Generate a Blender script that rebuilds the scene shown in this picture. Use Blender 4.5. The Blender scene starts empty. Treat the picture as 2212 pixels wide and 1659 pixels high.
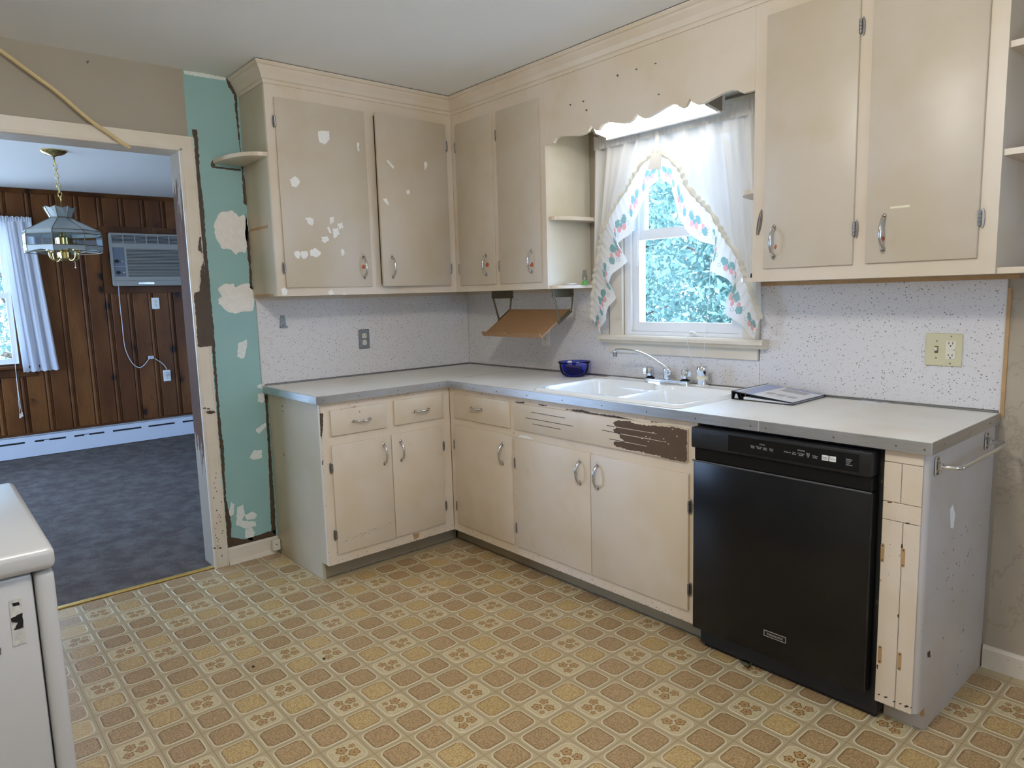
import bpy, bmesh, math, random
from mathutils import Vector, Matrix, noise as mnoise
random.seed(7)
sc = bpy.context.scene
COL = sc.collection
PI = math.pi

# ------------------------------------------------------------------ camera
F_PX = 1497.2354
CAM = Vector((3.6237, -2.7624, 1.3604))
YAW, PITCH, ROLL = (math.radians(a) for a in (49.2501, -7.4002, -1.6111))
_fw = Vector((-math.sin(YAW)*math.cos(PITCH), math.cos(YAW)*math.cos(PITCH), math.sin(PITCH)))
_r0 = Vector((math.cos(YAW), math.sin(YAW), 0)); _u0 = _r0.cross(_fw)
_rt = math.cos(ROLL)*_r0 + math.sin(ROLL)*_u0
_up = -math.sin(ROLL)*_r0 + math.cos(ROLL)*_u0
cam = bpy.data.cameras.new('camera'); cam.sensor_width = 36.0; cam.lens = F_PX/2212*36.0
cam.clip_start = 0.05; cam.clip_end = 200
co = bpy.data.objects.new('camera', cam); COL.objects.link(co)
co.matrix_world = Matrix(((_rt.x, _up.x, -_fw.x, CAM.x), (_rt.y, _up.y, -_fw.y, CAM.y), (_rt.z, _up.z, -_fw.z, CAM.z), (0, 0, 0, 1)))
sc.camera = co

def P(ax, val, u, v):
    """point where the ray of photo pixel (u, v) meets the plane ax = val"""
    d = _fw + _rt*((u-1106)/F_PX) - _up*((v-829.5)/F_PX)
    i = 'xyz'.index(ax); t = (val-CAM[i])/d[i]
    return CAM + d*t
def project(p):
    d = Vector(p)-CAM; z = d.dot(_fw)
    if z < .05: return None
    return (1106+F_PX*d.dot(_rt)/z, 829.5-F_PX*d.dot(_up)/z, z)

# ------------------------------------------------------------------ world, sun, exposure
w = bpy.data.worlds.new('sky'); sc.world = w; w.use_nodes = True
bg = w.node_tree.nodes['Background']; bg.inputs[0].default_value = (.42, .63, 1.0, 1); bg.inputs[1].default_value = 12.0
sun = bpy.data.lights.new('sun', 'SUN'); sun.energy = 18.0; sun.angle = math.radians(1.0); sun.color = (.82, .90, 1.0)
so = bpy.data.objects.new('sun', sun); COL.objects.link(so)
so.rotation_euler = Vector((-.42, .50, -.76)).to_track_quat('-Z', 'Y').to_euler()
sc.view_settings.view_transform = 'Standard'; sc.view_settings.look = 'None'
sc.view_settings.exposure = 0.0; sc.view_settings.gamma = 1.0; sc.view_settings.use_curve_mapping = False
LAMP_STRENGTH = 92.0
TUBE_STRENGTH = 8.0
try:
    sc.cycles.max_bounces = 10; sc.cycles.diffuse_bounces = 6; sc.cycles.transparent_max_bounces = 16
    sc.cycles.sample_clamp_indirect = 6.0; sc.cycles.use_denoising = True
except Exception: pass
def portal(loc, rot, sx, sy):
    l = bpy.data.lights.new('daylight_portal', 'AREA'); l.shape = 'RECTANGLE'; l.size = sx; l.size_y = sy; l.cycles.is_portal = True
    o = bpy.data.objects.new('daylight_portal', l); COL.objects.link(o); o.location = loc; o.rotation_euler = rot
portal((1.65, .17, 1.62), (-PI/2, 0, 0), .72, .98)
portal((-4.2, -2.62, 1.48), (0, -PI/2, 0), 1.3, 1.05)
portal((-2.2, -4.10, 1.335), (PI/2, 0, 0), 2.6, 1.77)
portal((4.78, -1.35, 1.575), (0, PI/2, 0), .85, .80)

# ------------------------------------------------------------------ materials
class NT:
    def __init__(s, name):
        s.m = bpy.data.materials.new(name); s.m.use_nodes = True; s.t = s.m.node_tree
        s.b = s.t.nodes['Principled BSDF']; s.out = s.t.nodes['Material Output']
    def n(s, typ, **kw):
        x = s.t.nodes.new(typ)
        for k, v in kw.items(): setattr(x, k, v)
        return x
    def put(s, sock, v):
        if isinstance(v, bpy.types.NodeSocket): s.t.links.new(v, sock)
        elif isinstance(v, (tuple, list, Vector)):
            v = tuple(v)
            sock.default_value = v+(1,) if (sock.type == 'RGBA' and len(v) == 3) else v
        else: sock.default_value = v
    def math(s, op, a, b=None, c=None, clamp=False):
        x = s.n('ShaderNodeMath', operation=op); x.use_clamp = clamp
        for i, v in enumerate((a, b, c)):
            if v is not None: s.put(x.inputs[i], v)
        return x.outputs[0]
    def vmath(s, op, a, b=None):
        x = s.n('ShaderNodeVectorMath', operation=op); s.put(x.inputs[0], a)
        if b is not None: s.put(x.inputs[1], b)
        return x.outputs['Value'] if op in ('LENGTH', 'DISTANCE', 'DOT_PRODUCT') else x.outputs[0]
    def mix(s, f, a, b):
        x = s.n('ShaderNodeMix', data_type='RGBA'); s.put(x.inputs[0], f); s.put(x.inputs[6], a); s.put(x.inputs[7], b)
        return x.outputs[2]
    def step(s, v, lo, hi):
        x = s.n('ShaderNodeMapRange', interpolation_type='SMOOTHSTEP'); s.put(x.inputs[0], v); s.put(x.inputs[1], lo); s.put(x.inputs[2], hi)
        return x.outputs[0]
    def pos(s): return s.n('ShaderNodeNewGeometry').outputs['Position']
    def obj(s): return s.n('ShaderNodeTexCoord').outputs['Object']
    def uv(s): return s.n('ShaderNodeTexCoord').outputs['UV']
    def rnd(s): return s.n('ShaderNodeObjectInfo').outputs['Random']
    def sep(s, v):
        x = s.n('ShaderNodeSeparateXYZ'); s.put(x.inputs[0], v); return x.outputs
    def comb(s, a, b, c):
        x = s.n('ShaderNodeCombineXYZ'); [s.put(x.inputs[i], q) for i, q in enumerate((a, b, c))]; return x.outputs[0]
    def noise(s, v, scale, detail=2, rough=.5, col=False):
        x = s.n('ShaderNodeTexNoise'); s.put(x.inputs['Vector'], v); x.inputs['Scale'].default_value = scale
        x.inputs['Detail'].default_value = detail; x.inputs['Roughness'].default_value = rough
        return x.outputs['Color' if col else 'Fac']
    def vor(s, v, scale, feature='F1', out='Distance'):
        x = s.n('ShaderNodeTexVoronoi', feature=feature); s.put(x.inputs['Vector'], v); x.inputs['Scale'].default_value = scale
        return x.outputs[out]
    def ramp(s, f, stops):
        x = s.n('ShaderNodeValToRGB'); e = x.color_ramp.elements
        while len(e) < len(stops): e.new(.5)
        for q, (p, c) in zip(e, stops): q.position = p; q.color = tuple(c)+(1,)
        s.put(x.inputs[0], f); return x.outputs[0]
    def bump(s, h, strength=.2, dist=.002):
        x = s.n('ShaderNodeBump'); x.inputs['Strength'].default_value = strength; x.inputs['Distance'].default_value = dist
        s.put(x.inputs['Height'], h); s.put(s.b.inputs['Normal'], x.outputs[0])
    def fin(s, col, rough=.5, metal=0, spec=.5):
        s.put(s.b.inputs['Base Color'], col); s.put(s.b.inputs['Roughness'], rough)
        s.put(s.b.inputs['Metallic'], metal); s.b.inputs['Specular IOR Level'].default_value = spec
        return s.m

def plain(name, c, rough=.5, metal=0, vary=.06, scale=14, spec=.5):
    t = NT(name); f = t.noise(t.pos(), scale, 3)
    return t.fin(t.mix(f, tuple(x*(1-vary) for x in c), tuple(min(1, x*(1+vary)) for x in c)), rough, metal, spec)

def paint_mat(name, c, grime=.5, chips=.5, rough=.42, dark=(.30, .22, .13)):
    """old oil paint on wood: yellowed blotches, tiny dark chips"""
    t = NT(name); p = t.pos()
    big = t.noise(p, 3.1, 3, .55)
    c2 = tuple(a*b for a, b in zip(c, (.93, .90, .82)))
    col = t.mix(t.step(big, .38, .68), c, c2)
    g = t.math('MULTIPLY', t.step(t.noise(p, 7.0, 5, .62), .58, .78), grime*.30)
    col = t.mix(g, col, (.42, .34, .22))
    ch = t.math('MULTIPLY', t.step(t.noise(p, 110, 2, .5), .715, .735), t.step(t.noise(p, 4.3, 2), .46, .60))
    col = t.mix(t.math('MULTIPLY', ch, chips), col, dark)
    t.bump(t.noise(t.vmath('MULTIPLY', p, (1, 1, .35)), 120, 2), .05, .001)
    return t.fin(col, rough)

M = {}
CREAM = (.67, .575, .455)
M['cab'] = paint_mat('cabinet_paint', CREAM, .8, .25)
M['cabframe'] = paint_mat('face_frame_paint', (.71, .61, .49), .6, .9)
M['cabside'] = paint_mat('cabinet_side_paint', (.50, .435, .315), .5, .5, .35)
M['endshade'] = paint_mat('end_panel_shaded_paint', (.52, .48, .45), .5, .9)  # cream paint greyed, with the end face's cool light and shade put in
M['upper'] = paint_mat('upper_paint', (.555, .485, .39), .5, .1, .38)
M['upframe'] = paint_mat('upper_frame_paint', (.66, .575, .47), .4, .2, .38)
M['trimpaint'] = paint_mat('trim_paint', (.71, .645, .55), .5, 1.0, .4)
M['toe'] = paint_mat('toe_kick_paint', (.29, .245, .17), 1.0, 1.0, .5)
M['niche'] = paint_mat('niche_paint', (.66, .61, .49), .3, .1, .4)
M['ceil'] = plain('ceiling_paint', (.83, .84, .83), .8, 0, .02, 5)
M['ceild'] = plain('dining_ceiling_paint', (.80, .80, .80), .8, 0, .02, 5)
M['wallbeige'] = plain('beige_wall_paint', (.36, .315, .25), .7, 0, .05, 4)
M['teal'] = plain('teal_wall_paint', (.27, .45, .43), .5, 0, .07, 7)
M['brown'] = plain('old_brown_paint', (.062, .037, .018), .5, 0, .35, 30)
M['brownp'] = plain('exposed_brown_primer', (.085, .048, .022), .55, 0, .2, 40)
M['tanwood'] = plain('bare_tan_wood', (.42, .26, .12), .6, 0, .2, 30)
M['rust'] = plain('orange_rust', (.42, .10, .03), .7, 0, .3, 60)
M['spackle'] = plain('white_spackle', (.80, .765, .71), .75, 0, .10, 40)
M['spackle2'] = plain('thin_spackle', (.70, .74, .70), .75, 0, .14, 60)
M['spackcab'] = plain('white_filler', (.82, .81, .77), .7, 0, .08, 60)
M['chrome'] = plain('chrome', (.62, .62, .63), .14, 1, .05, 30)
M['chromes'] = plain('polished_chrome', (.75, .76, .78), .07, 1, .02, 30)
M['steel'] = plain('dull_steel', (.27, .265, .26), .42, 1, .25, 40)
M['brass'] = plain('brass', (.72, .56, .22), .2, 1, .1, 30)
M['bracket'] = plain('aged_bronze', (.16, .14, .09), .4, .8, .2, 30)
M['black'] = plain('black_gap', (.01, .01, .01), .7, 0, .1)
M['dark'] = plain('dark_interior', (.03, .026, .022), .9, 0, .1)
M['dwblack'] = plain('black_enamel', (.006, .006, .006), .22, 0, .1, 6, .28)
M['dwmat'] = plain('black_plastic', (.010, .010, .011), .42, 0, .1, 30, .3)
M['dwline'] = plain('dark_grey_trim', (.07, .07, .075), .3, 0, .1)
M['dwgrey'] = plain('grey_print', (.42, .42, .43), .5)
M['dwwhite'] = plain('white_buttons', (.72, .72, .70), .4)
M['silver'] = plain('silver_badge', (.68, .68, .68), .25, .8)
M['ivory'] = plain('ivory_plastic', (.60, .56, .36), .4, 0, .03)
M['cream_plastic'] = plain('cream_plastic', (.72, .68, .56), .4, 0, .03)
M['white_plastic'] = plain('white_plastic', (.80, .80, .77), .4, 0, .03)
M['vinyl'] = plain('white_window_vinyl', (.80, .81, .82), .35, 0, .02)
M['enamel'] = plain('white_sink_enamel', (.84, .85, .84), .10, 0, .01, 4)
M['appliance'] = plain('white_appliance_enamel', (.45, .45, .445), .28, 0, .02, 6)
M['label'] = plain('torn_label', (.50, .50, .46), .7, 0, .4, 90)
M['goldstrip'] = plain('gold_threshold', (.78, .55, .16), .32, .55, .1, 30)
M['paper'] = plain('paper', (.78, .79, .82), .35, 0, .03, 40)
M['printblue'] = plain('blue_print', (.30, .36, .58), .3, 0, .1, 30)
M['printgrey'] = plain('grey_print_blocks', (.42, .41, .42), .35, 0, .25, 60)
M['binderblack'] = plain('black_vinyl_binder', (.014, .014, .018), .25, 0, .1, 30)
M['metal_white'] = plain('white_metal_heater', (.62, .65, .72), .4, 0, .04, 9)
M['acgrey'] = plain('ac_beige_grey', (.27, .26, .235), .45, 0, .04, 20)
M['acdark'] = plain('ac_panel', (.10, .12, .15), .4, 0, .1, 20)
M['cord'] = plain('grey_cord', (.52, .52, .54), .5)
M['whitecord'] = plain('white_cord', (.78, .77, .72), .6)
M['sprayband'] = plain('tape_band', (.72, .66, .48), .5)
M['woodstrip'] = plain('yellow_wood_trim', (.58, .44, .21), .45, 0, .12, 20)
M['feather'] = plain('grey_feather', (.13, .11, .10), .7, 0, .4, 150)
M['greenp'] = plain('green_plastic', (.10, .42, .08), .35)
M['shadewhite'] = plain('milky_glass', (.30, .33, .33), .25, 0, .08, 20)
M['caddark'] = plain('dark_caulk', (.10, .095, .085), .7, 0, .3, 40)
M['corner'] = plain('metal_corner_strip', (.62, .60, .55), .4, .3)
M['leaf'] = None

def wood_mat():
    t = NT('board_hardboard'); p = t.vmath('MULTIPLY', t.pos(), (3, 12, 12))
    return t.fin(t.mix(t.noise(p, 6, 4), (.30, .165, .075), (.38, .215, .105)), .42)
M['cookwood'] = wood_mat()

def pine_mat(name, dark=1.0):
    t = NT(name); p = t.pos(); r = t.rnd()
    off = t.math('MULTIPLY', r, 37.0)
    q = t.vmath('ADD', p, t.comb(off, off, off))
    wob = t.vmath('MULTIPLY', t.noise(q, 1.5, 2, .5, True), (.25, .25, .25))
    g = t.noise(t.vmath('MULTIPLY', t.vmath('ADD', q, wob), (36, 36, 1.2)), 2.6, 4, .55)
    big = t.noise(t.vmath('MULTIPLY', q, (1, 1, .35)), 3.0, 3, .5)
    col = t.mix(t.step(big, .3, .7), (.09*dark, .029*dark, .008*dark), (.21*dark, .08*dark, .021*dark))
    col = t.mix(t.math('MULTIPLY', t.step(g, .48, .72), .45), col, (.06*dark, .019*dark, .005*dark))
    col = t.mix(t.math('MULTIPLY', r, .35), col, (.085*dark, .026*dark, .007*dark))
    k = t.vor(t.vmath('MULTIPLY', t.vmath('ADD', q, t.vmath('MULTIPLY', t.noise(q, 9, 2, .5, True), (.05, .05, .05))), (.3, 1, .60)), 6.6)
    sel = t.step(t.noise(q, 2.4, 1), .42, .47)
    halo = t.math('MULTIPLY', t.math('SUBTRACT', 1.0, t.step(k, .15, .42)), t.math('MULTIPLY', sel, .55))
    col = t.mix(halo, col, (.050*dark, .015*dark, .005*dark))
    kn = t.math('MULTIPLY', t.math('SUBTRACT', 1.0, t.step(k, .11, .20)), sel)
    col = t.mix(kn, col, (.012, .006, .004))
    return t.fin(col, .42, 0, .18)
M['pine'] = pine_mat('knotty_pine')
M['pinedark'] = pine_mat('dark_pine_trim', .62)
def jamb_mat():
    t = NT('jamb_stained_wood'); p = t.pos(); z = t.sep(p)[2]
    n = t.noise(t.vmath('MULTIPLY', p, (14, 14, 2.0)), 3, 5, .6)
    zz = t.math('ADD', z, t.math('MULTIPLY', t.math('SUBTRACT', n, .5), .9))
    f = t.math('MULTIPLY', t.step(zz, .62, .66), t.math('SUBTRACT', 1.0, t.step(zz, 1.84, 1.88)))
    wood = t.mix(n, (.060, .026, .012), (.15, .072, .036))
    return t.fin(t.mix(f, (.36, .31, .245), wood), .75, 0, .2)
M['jamb'] = jamb_mat()

def laminate(name, base, specks, dens=.5):
    t = NT(name); p = t.pos(); col = t.mix(t.noise(p, 2.2, 3), tuple(x*.95 for x in base), base)
    for sc_, thr, c in specks:
        d = t.vor(t.vmath('ADD', p, (sc_*.013, sc_*.7, sc_*.03)), sc_)
        m = t.math('MULTIPLY', t.math('SUBTRACT', 1.0, t.step(d, thr*.75, thr)), t.step(t.noise(p, sc_*.31, 1), dens, dens+.04))
        col = t.mix(m, col, c)
    t.bump(t.noise(p, 200, 1), .03, .001)
    return t.fin(col, .32)
M['splash'] = laminate('speckled_backsplash', (.70, .675, .665), [(75, .20, (.24, .22, .21)), (120, .22, (.44, .40, .36)), (52, .10, (.06, .055, .05))], .40)
M['counter'] = laminate('speckled_countertop', (.70, .665, .60), [(110, .20, (.46, .38, .28)), (170, .22, (.50, .44, .36))], .5)
def counter_mat():
    t = NT('worn_countertop'); p = t.pos()
    col = t.mix(t.step(t.noise(p, 1.7, 3, .6), .42, .72), (.85, .84, .79), (.74, .685, .585))
    d = t.vor(p, 120); m = t.math('MULTIPLY', t.math('SUBTRACT', 1.0, t.step(d, .16, .22)), t.step(t.noise(p, 33, 1), .5, .55))
    col = t.mix(t.math('MULTIPLY', m, .5), col, (.40, .33, .24))
    return t.fin(col, .34)
M['counter'] = counter_mat()
def marble():
    t = NT('marbled_wall_paper'); p = t.pos()
    n = t.noise(p, 4.2, 9, .66); v = t.math('ABSOLUTE', t.math('SUBTRACT', n, .5))
    col = t.mix(t.step(t.noise(p, 2.6, 4), .35, .7), (.42, .36, .275), (.33, .275, .20))
    col = t.mix(t.math('MULTIPLY', t.math('SUBTRACT', 1.0, t.step(v, .0, .018)), .45), col, (.26, .20, .14))
    return t.fin(col, .45)
M['marble'] = marble()
def carpet():
    t = NT('grey_carpet'); p = t.pos()
    f = t.noise(p, 260, 2); g = t.noise(p, 7.5, 6, .70); h = t.noise(p, 28, 4, .7)
    col = t.mix(t.step(g, .36, .66), (.135, .112, .10), (.245, .22, .21))
    col = t.mix(t.math('MULTIPLY', h, .45), col, (.11, .095, .088))
    col = t.mix(t.math('MULTIPLY', f, .5), col, (.07, .062, .06))
    t.bump(f, .8, .01)
    return t.fin(col, .95, 0, .1)
M['carpet'] = carpet()
def metaledge():
    t = NT('aluminium_edging'); p = t.pos()
    return t.fin(t.mix(t.noise(t.vmath('MULTIPLY', p, (2, 2, 30)), 8, 4), (.46, .47, .48), (.68, .69, .70)), t.math('ADD', .22, t.math('MULTIPLY', t.noise(p, 9, 3), .25)), 1)
M['edge'] = metaledge()
def fabric(name, c, trans=.45, prints=False, transp=0.0):
    t = NT(name); N = t.t.nodes; col = c
    if prints:
        x = t.sep(t.uv()); s = t.math('FRACT', x[0]); tt = x[1]; big = t.math('FLOOR', x[0])
        nz = t.noise(t.uv(), 5, 3)
        def ell(cx, cy, rx, ry, wob=0):
            a = t.math('DIVIDE', t.math('SUBTRACT', s, cx), rx); b = t.math('DIVIDE', t.math('SUBTRACT', tt, cy), ry)
            d = t.math('ADD', t.math('MULTIPLY', a, a), t.math('MULTIPLY', b, b))
            if wob: d = t.math('ADD', d, t.math('MULTIPLY', t.math('SUBTRACT', t.noise(t.uv(), 22, 2), .5), wob))
            return t.math('SUBTRACT', 1.0, t.step(d, .82, 1.0))
        lf = t.mix(t.noise(t.uv(), 30, 2), (.14, .30, .28), (.36, .54, .51))
        for cx, cy, rx, ry in ((.22, .52, .14, .13), (.52, .46, .13, .12), (.80, .66, .11, .14), (.40, .60, .08, .10)):
            col = t.mix(ell(cx, cy, rx, ry, 2.2), col, lf)
        red = t.mix(t.noise(t.uv(), 60, 1), (.70, .27, .26), (.86, .52, .49))
        for cx, cy, rx, ry in ((.30, .70, .085, .10), (.50, .66, .085, .105), (.72, .54, .06, .08)):
            col = t.mix(ell(cx, cy, rx, ry, .4), col, red)
        for cx, cy in ((.10, .72), (.62, .78), (.90, .52)):
            col = t.mix(t.math('MULTIPLY', ell(cx, cy, .055, .06), t.math('SUBTRACT', 1.0, ell(cx, cy, .04, .045))), col, (.42, .45, .55))
    d = t.n('ShaderNodeBsdfDiffuse'); tr = t.n('ShaderNodeBsdfTranslucent'); mx = t.n('ShaderNodeMixShader')
    t.put(d.inputs[0], col); t.put(tr.inputs[0], col); mx.inputs[0].default_value = trans
    t.t.links.new(d.outputs[0], mx.inputs[1]); t.t.links.new(tr.outputs[0], mx.inputs[2]); last = mx
    if transp:
        tp = t.n('ShaderNodeBsdfTransparent'); m2 = t.n('ShaderNodeMixShader'); m2.inputs[0].default_value = transp
        t.t.links.new(last.outputs[0], m2.inputs[1]); t.t.links.new(tp.outputs[0], m2.inputs[2]); last = m2
    t.t.links.new(last.outputs[0], t.out.inputs[0]); return t.m
M['curtain'] = fabric('white_curtain_cloth', (.72, .715, .70), .15, False, .02)
M['ruffle'] = fabric('strawberry_print_cloth', (.82, .79, .74), .35, True, .02)
M['rufftrim'] = fabric('cream_gathered_cloth', (.76, .70, .58), .35)
M['dcurtain'] = fabric('white_dining_curtain', (.78, .80, .86), .40, False, .03)
def glass(name, tint=(.95, .97, .98), refl=.35, rough=.02):
    t = NT(name); a = t.n('ShaderNodeBsdfTransparent'); b = t.n('ShaderNodeBsdfGlossy'); m = t.n('ShaderNodeMixShader')
    lw = t.n('ShaderNodeLayerWeight'); lw.inputs[0].default_value = .12
    a.inputs[0].default_value = tint+(1,); b.inputs[1].default_value = rough
    t.put(m.inputs[0], t.math('MULTIPLY', lw.outputs['Fresnel'], refl))
    t.t.links.new(a.outputs[0], m.inputs[1]); t.t.links.new(b.outputs[0], m.inputs[2]); t.t.links.new(m.outputs[0], t.out.inputs[0]); return t.m
M['glass'] = glass('window_glass')
M['shadeglass'] = glass('bevelled_clear_glass', (.90, .94, .95), 1.6, .03)
M['blueglass'] = glass('cobalt_glass', (.42, .47, .86), 1.0, .03)
M['clearplastic'] = glass('clear_plastic', (.75, .78, .80), 1.5, .1)
def emit(name, c, st):
    t = NT(name); t.fin((.9, .9, .88), .4); t.b.inputs['Emission Color'].default_value = c+(1,); t.b.inputs['Emission Strength'].default_value = st; return t.m
M['lamp'] = emit('lit_lamp_glass', (1.0, .955, .89), LAMP_STRENGTH)
M['tube'] = emit('lit_fluorescent_lens', (1.0, .96, .88), TUBE_STRENGTH)
def leaf_mat():
    t = NT('tree_leaves'); p = t.pos(); d = t.n('ShaderNodeBsdfDiffuse'); tr = t.n('ShaderNodeBsdfTranslucent'); mx = t.n('ShaderNodeMixShader')
    c = t.mix(t.noise(p, 1.2, 3), (.08, .148, .132), (.215, .31, .26)); t.put(d.inputs[0], c); t.put(tr.inputs[0], c); mx.inputs[0].default_value = .4  # greens shifted blue, putting cool daylight and glass haze into the colour
    t.t.links.new(d.outputs[0], mx.inputs[1]); t.t.links.new(tr.outputs[0], mx.inputs[2]); t.t.links.new(mx.outputs[0], t.out.inputs[0]); return t.m
M['leaf'] = leaf_mat()
M['bark'] = plain('bark', (.10, .08, .06), .9, 0, .3, 20)
M['lawn'] = plain('pale_bounce_lawn', (.50, .50, .46), .9, 0, .3, 3)  # neutral pale tone, chosen to bounce daylight onto the dining ceiling

# floor vinyl
TX, TY, OX, OY = .1165, .1188, -.0494, -.0007
def vinyl_base():
    t = NT('vinyl_floor_base'); p = t.pos(); x = t.sep(p)
    lx = t.math('ABSOLUTE', t.math('SUBTRACT', t.math('FRACT', t.math('DIVIDE', t.math('SUBTRACT', x[0], OX-TX/2), TX)), .5))
    ly = t.math('ABSOLUTE', t.math('SUBTRACT', t.math('FRACT', t.math('DIVIDE', t.math('SUBTRACT', x[1], OY-TY/2), TY)), .5))
    m = t.math('MAXIMUM', lx, ly)
    col = t.mix(t.noise(p, 9, 4), (.43, .335, .185), (.51, .41, .245))
    col = t.mix(t.math('MULTIPLY', t.math('MULTIPLY', t.step(m, .455, .462), t.math('SUBTRACT', 1.0, t.step(m, .468, .475))), .35), col, (.30, .22, .12))
    col = t.mix(t.math('MULTIPLY', t.step(m, .488, .494), .75), col, (.20, .125, .05))
    return t.fin(col, .36)
M['vinyl_base'] = vinyl_base()
M['tilerim'] = plain('tile_rim', (.64, .55, .375), .34, 0, .05, 30)
def tile_mat(name, c1, c2, edge, flowers=False):
    t = NT(name); o = t.obj(); p = t.pos(); x = t.sep(o)
    m = t.math('MAXIMUM', t.math('ABSOLUTE', x[0]), t.math('ABSOLUTE', x[1]))
    n = t.noise(p, 190, 4, .7); n2 = t.noise(p, 420, 1)
    col = t.mix(t.step(n, .43, .57), c1, c2)
    col = t.mix(t.math('MULTIPLY', t.step(n2, .62, .70), .45), col, tuple(a*.62 for a in c1))
    cr = t.math('MULTIPLY', t.math('ABSOLUTE', x[0]), t.math('ABSOLUTE', x[1]))
    e = t.math('MAXIMUM', t.step(m, .038, .0465), t.step(cr, .0014, .0019))
    if not flowers:
        col = t.mix(t.math('MULTIPLY', e, .85), col, edge)
        col = t.mix(t.math('MULTIPLY', t.rnd(), .16), col, edge)
    else:
        col = t.mix(t.math('MULTIPLY', e, .5), col, edge)
        rr = t.vmath('LENGTH', o)
        lf = t.math('MULTIPLY', t.step(t.noise(o, 150, 2, .6), .56, .60), t.math('SUBTRACT', 1.0, t.step(rr, .038, .050)))
        col = t.mix(t.math('MULTIPLY', lf, .7), col, (.27, .17, .07))
        for cx, cy, R in ((-.018, .011, .0190), (.020, .018, .0170), (.008, -.021, .0185), (-.027, -.022, .0105)):
            dx = t.math('SUBTRACT', x[0], cx); dy = t.math('SUBTRACT', x[1], cy)
            r = t.math('SQRT', t.math('ADD', t.math('MULTIPLY', dx, dx), t.math('MULTIPLY', dy, dy)))
            a = t.math('ARCTAN2', dy, dx)
            pr = t.math('MULTIPLY', t.math('ADD', .70, t.math('MULTIPLY', t.math('ABSOLUTE', t.math('COSINE', t.math('MULTIPLY', a, 2.5))), .30)), R)
            q = t.math('DIVIDE', r, pr)
            ins = t.math('SUBTRACT', 1.0, t.step(q, .97, 1.03))
            fc = t.mix(t.step(q, .74, .84), (.42, .255, .105), (.20, .105, .035))
            fc = t.mix(t.math('SUBTRACT', 1.0, t.step(q, .18, .24)), fc, (.17, .08, .025))
            col = t.mix(ins, col, fc)
    return t.fin(col, .34)
M['tile_brown'] = tile_mat('tile_brown', (.30, .185, .080), (.50, .345, .180), (.145, .082, .030))
M['tile_gold'] = tile_mat('tile_gold', (.38, .245, .090), (.61, .445, .21), (.20, .115, .038))
M['tile_floral'] = tile_mat('tile_floral', (.56, .455, .26), (.62, .52, .315), (.36, .25, .11), True)

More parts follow.
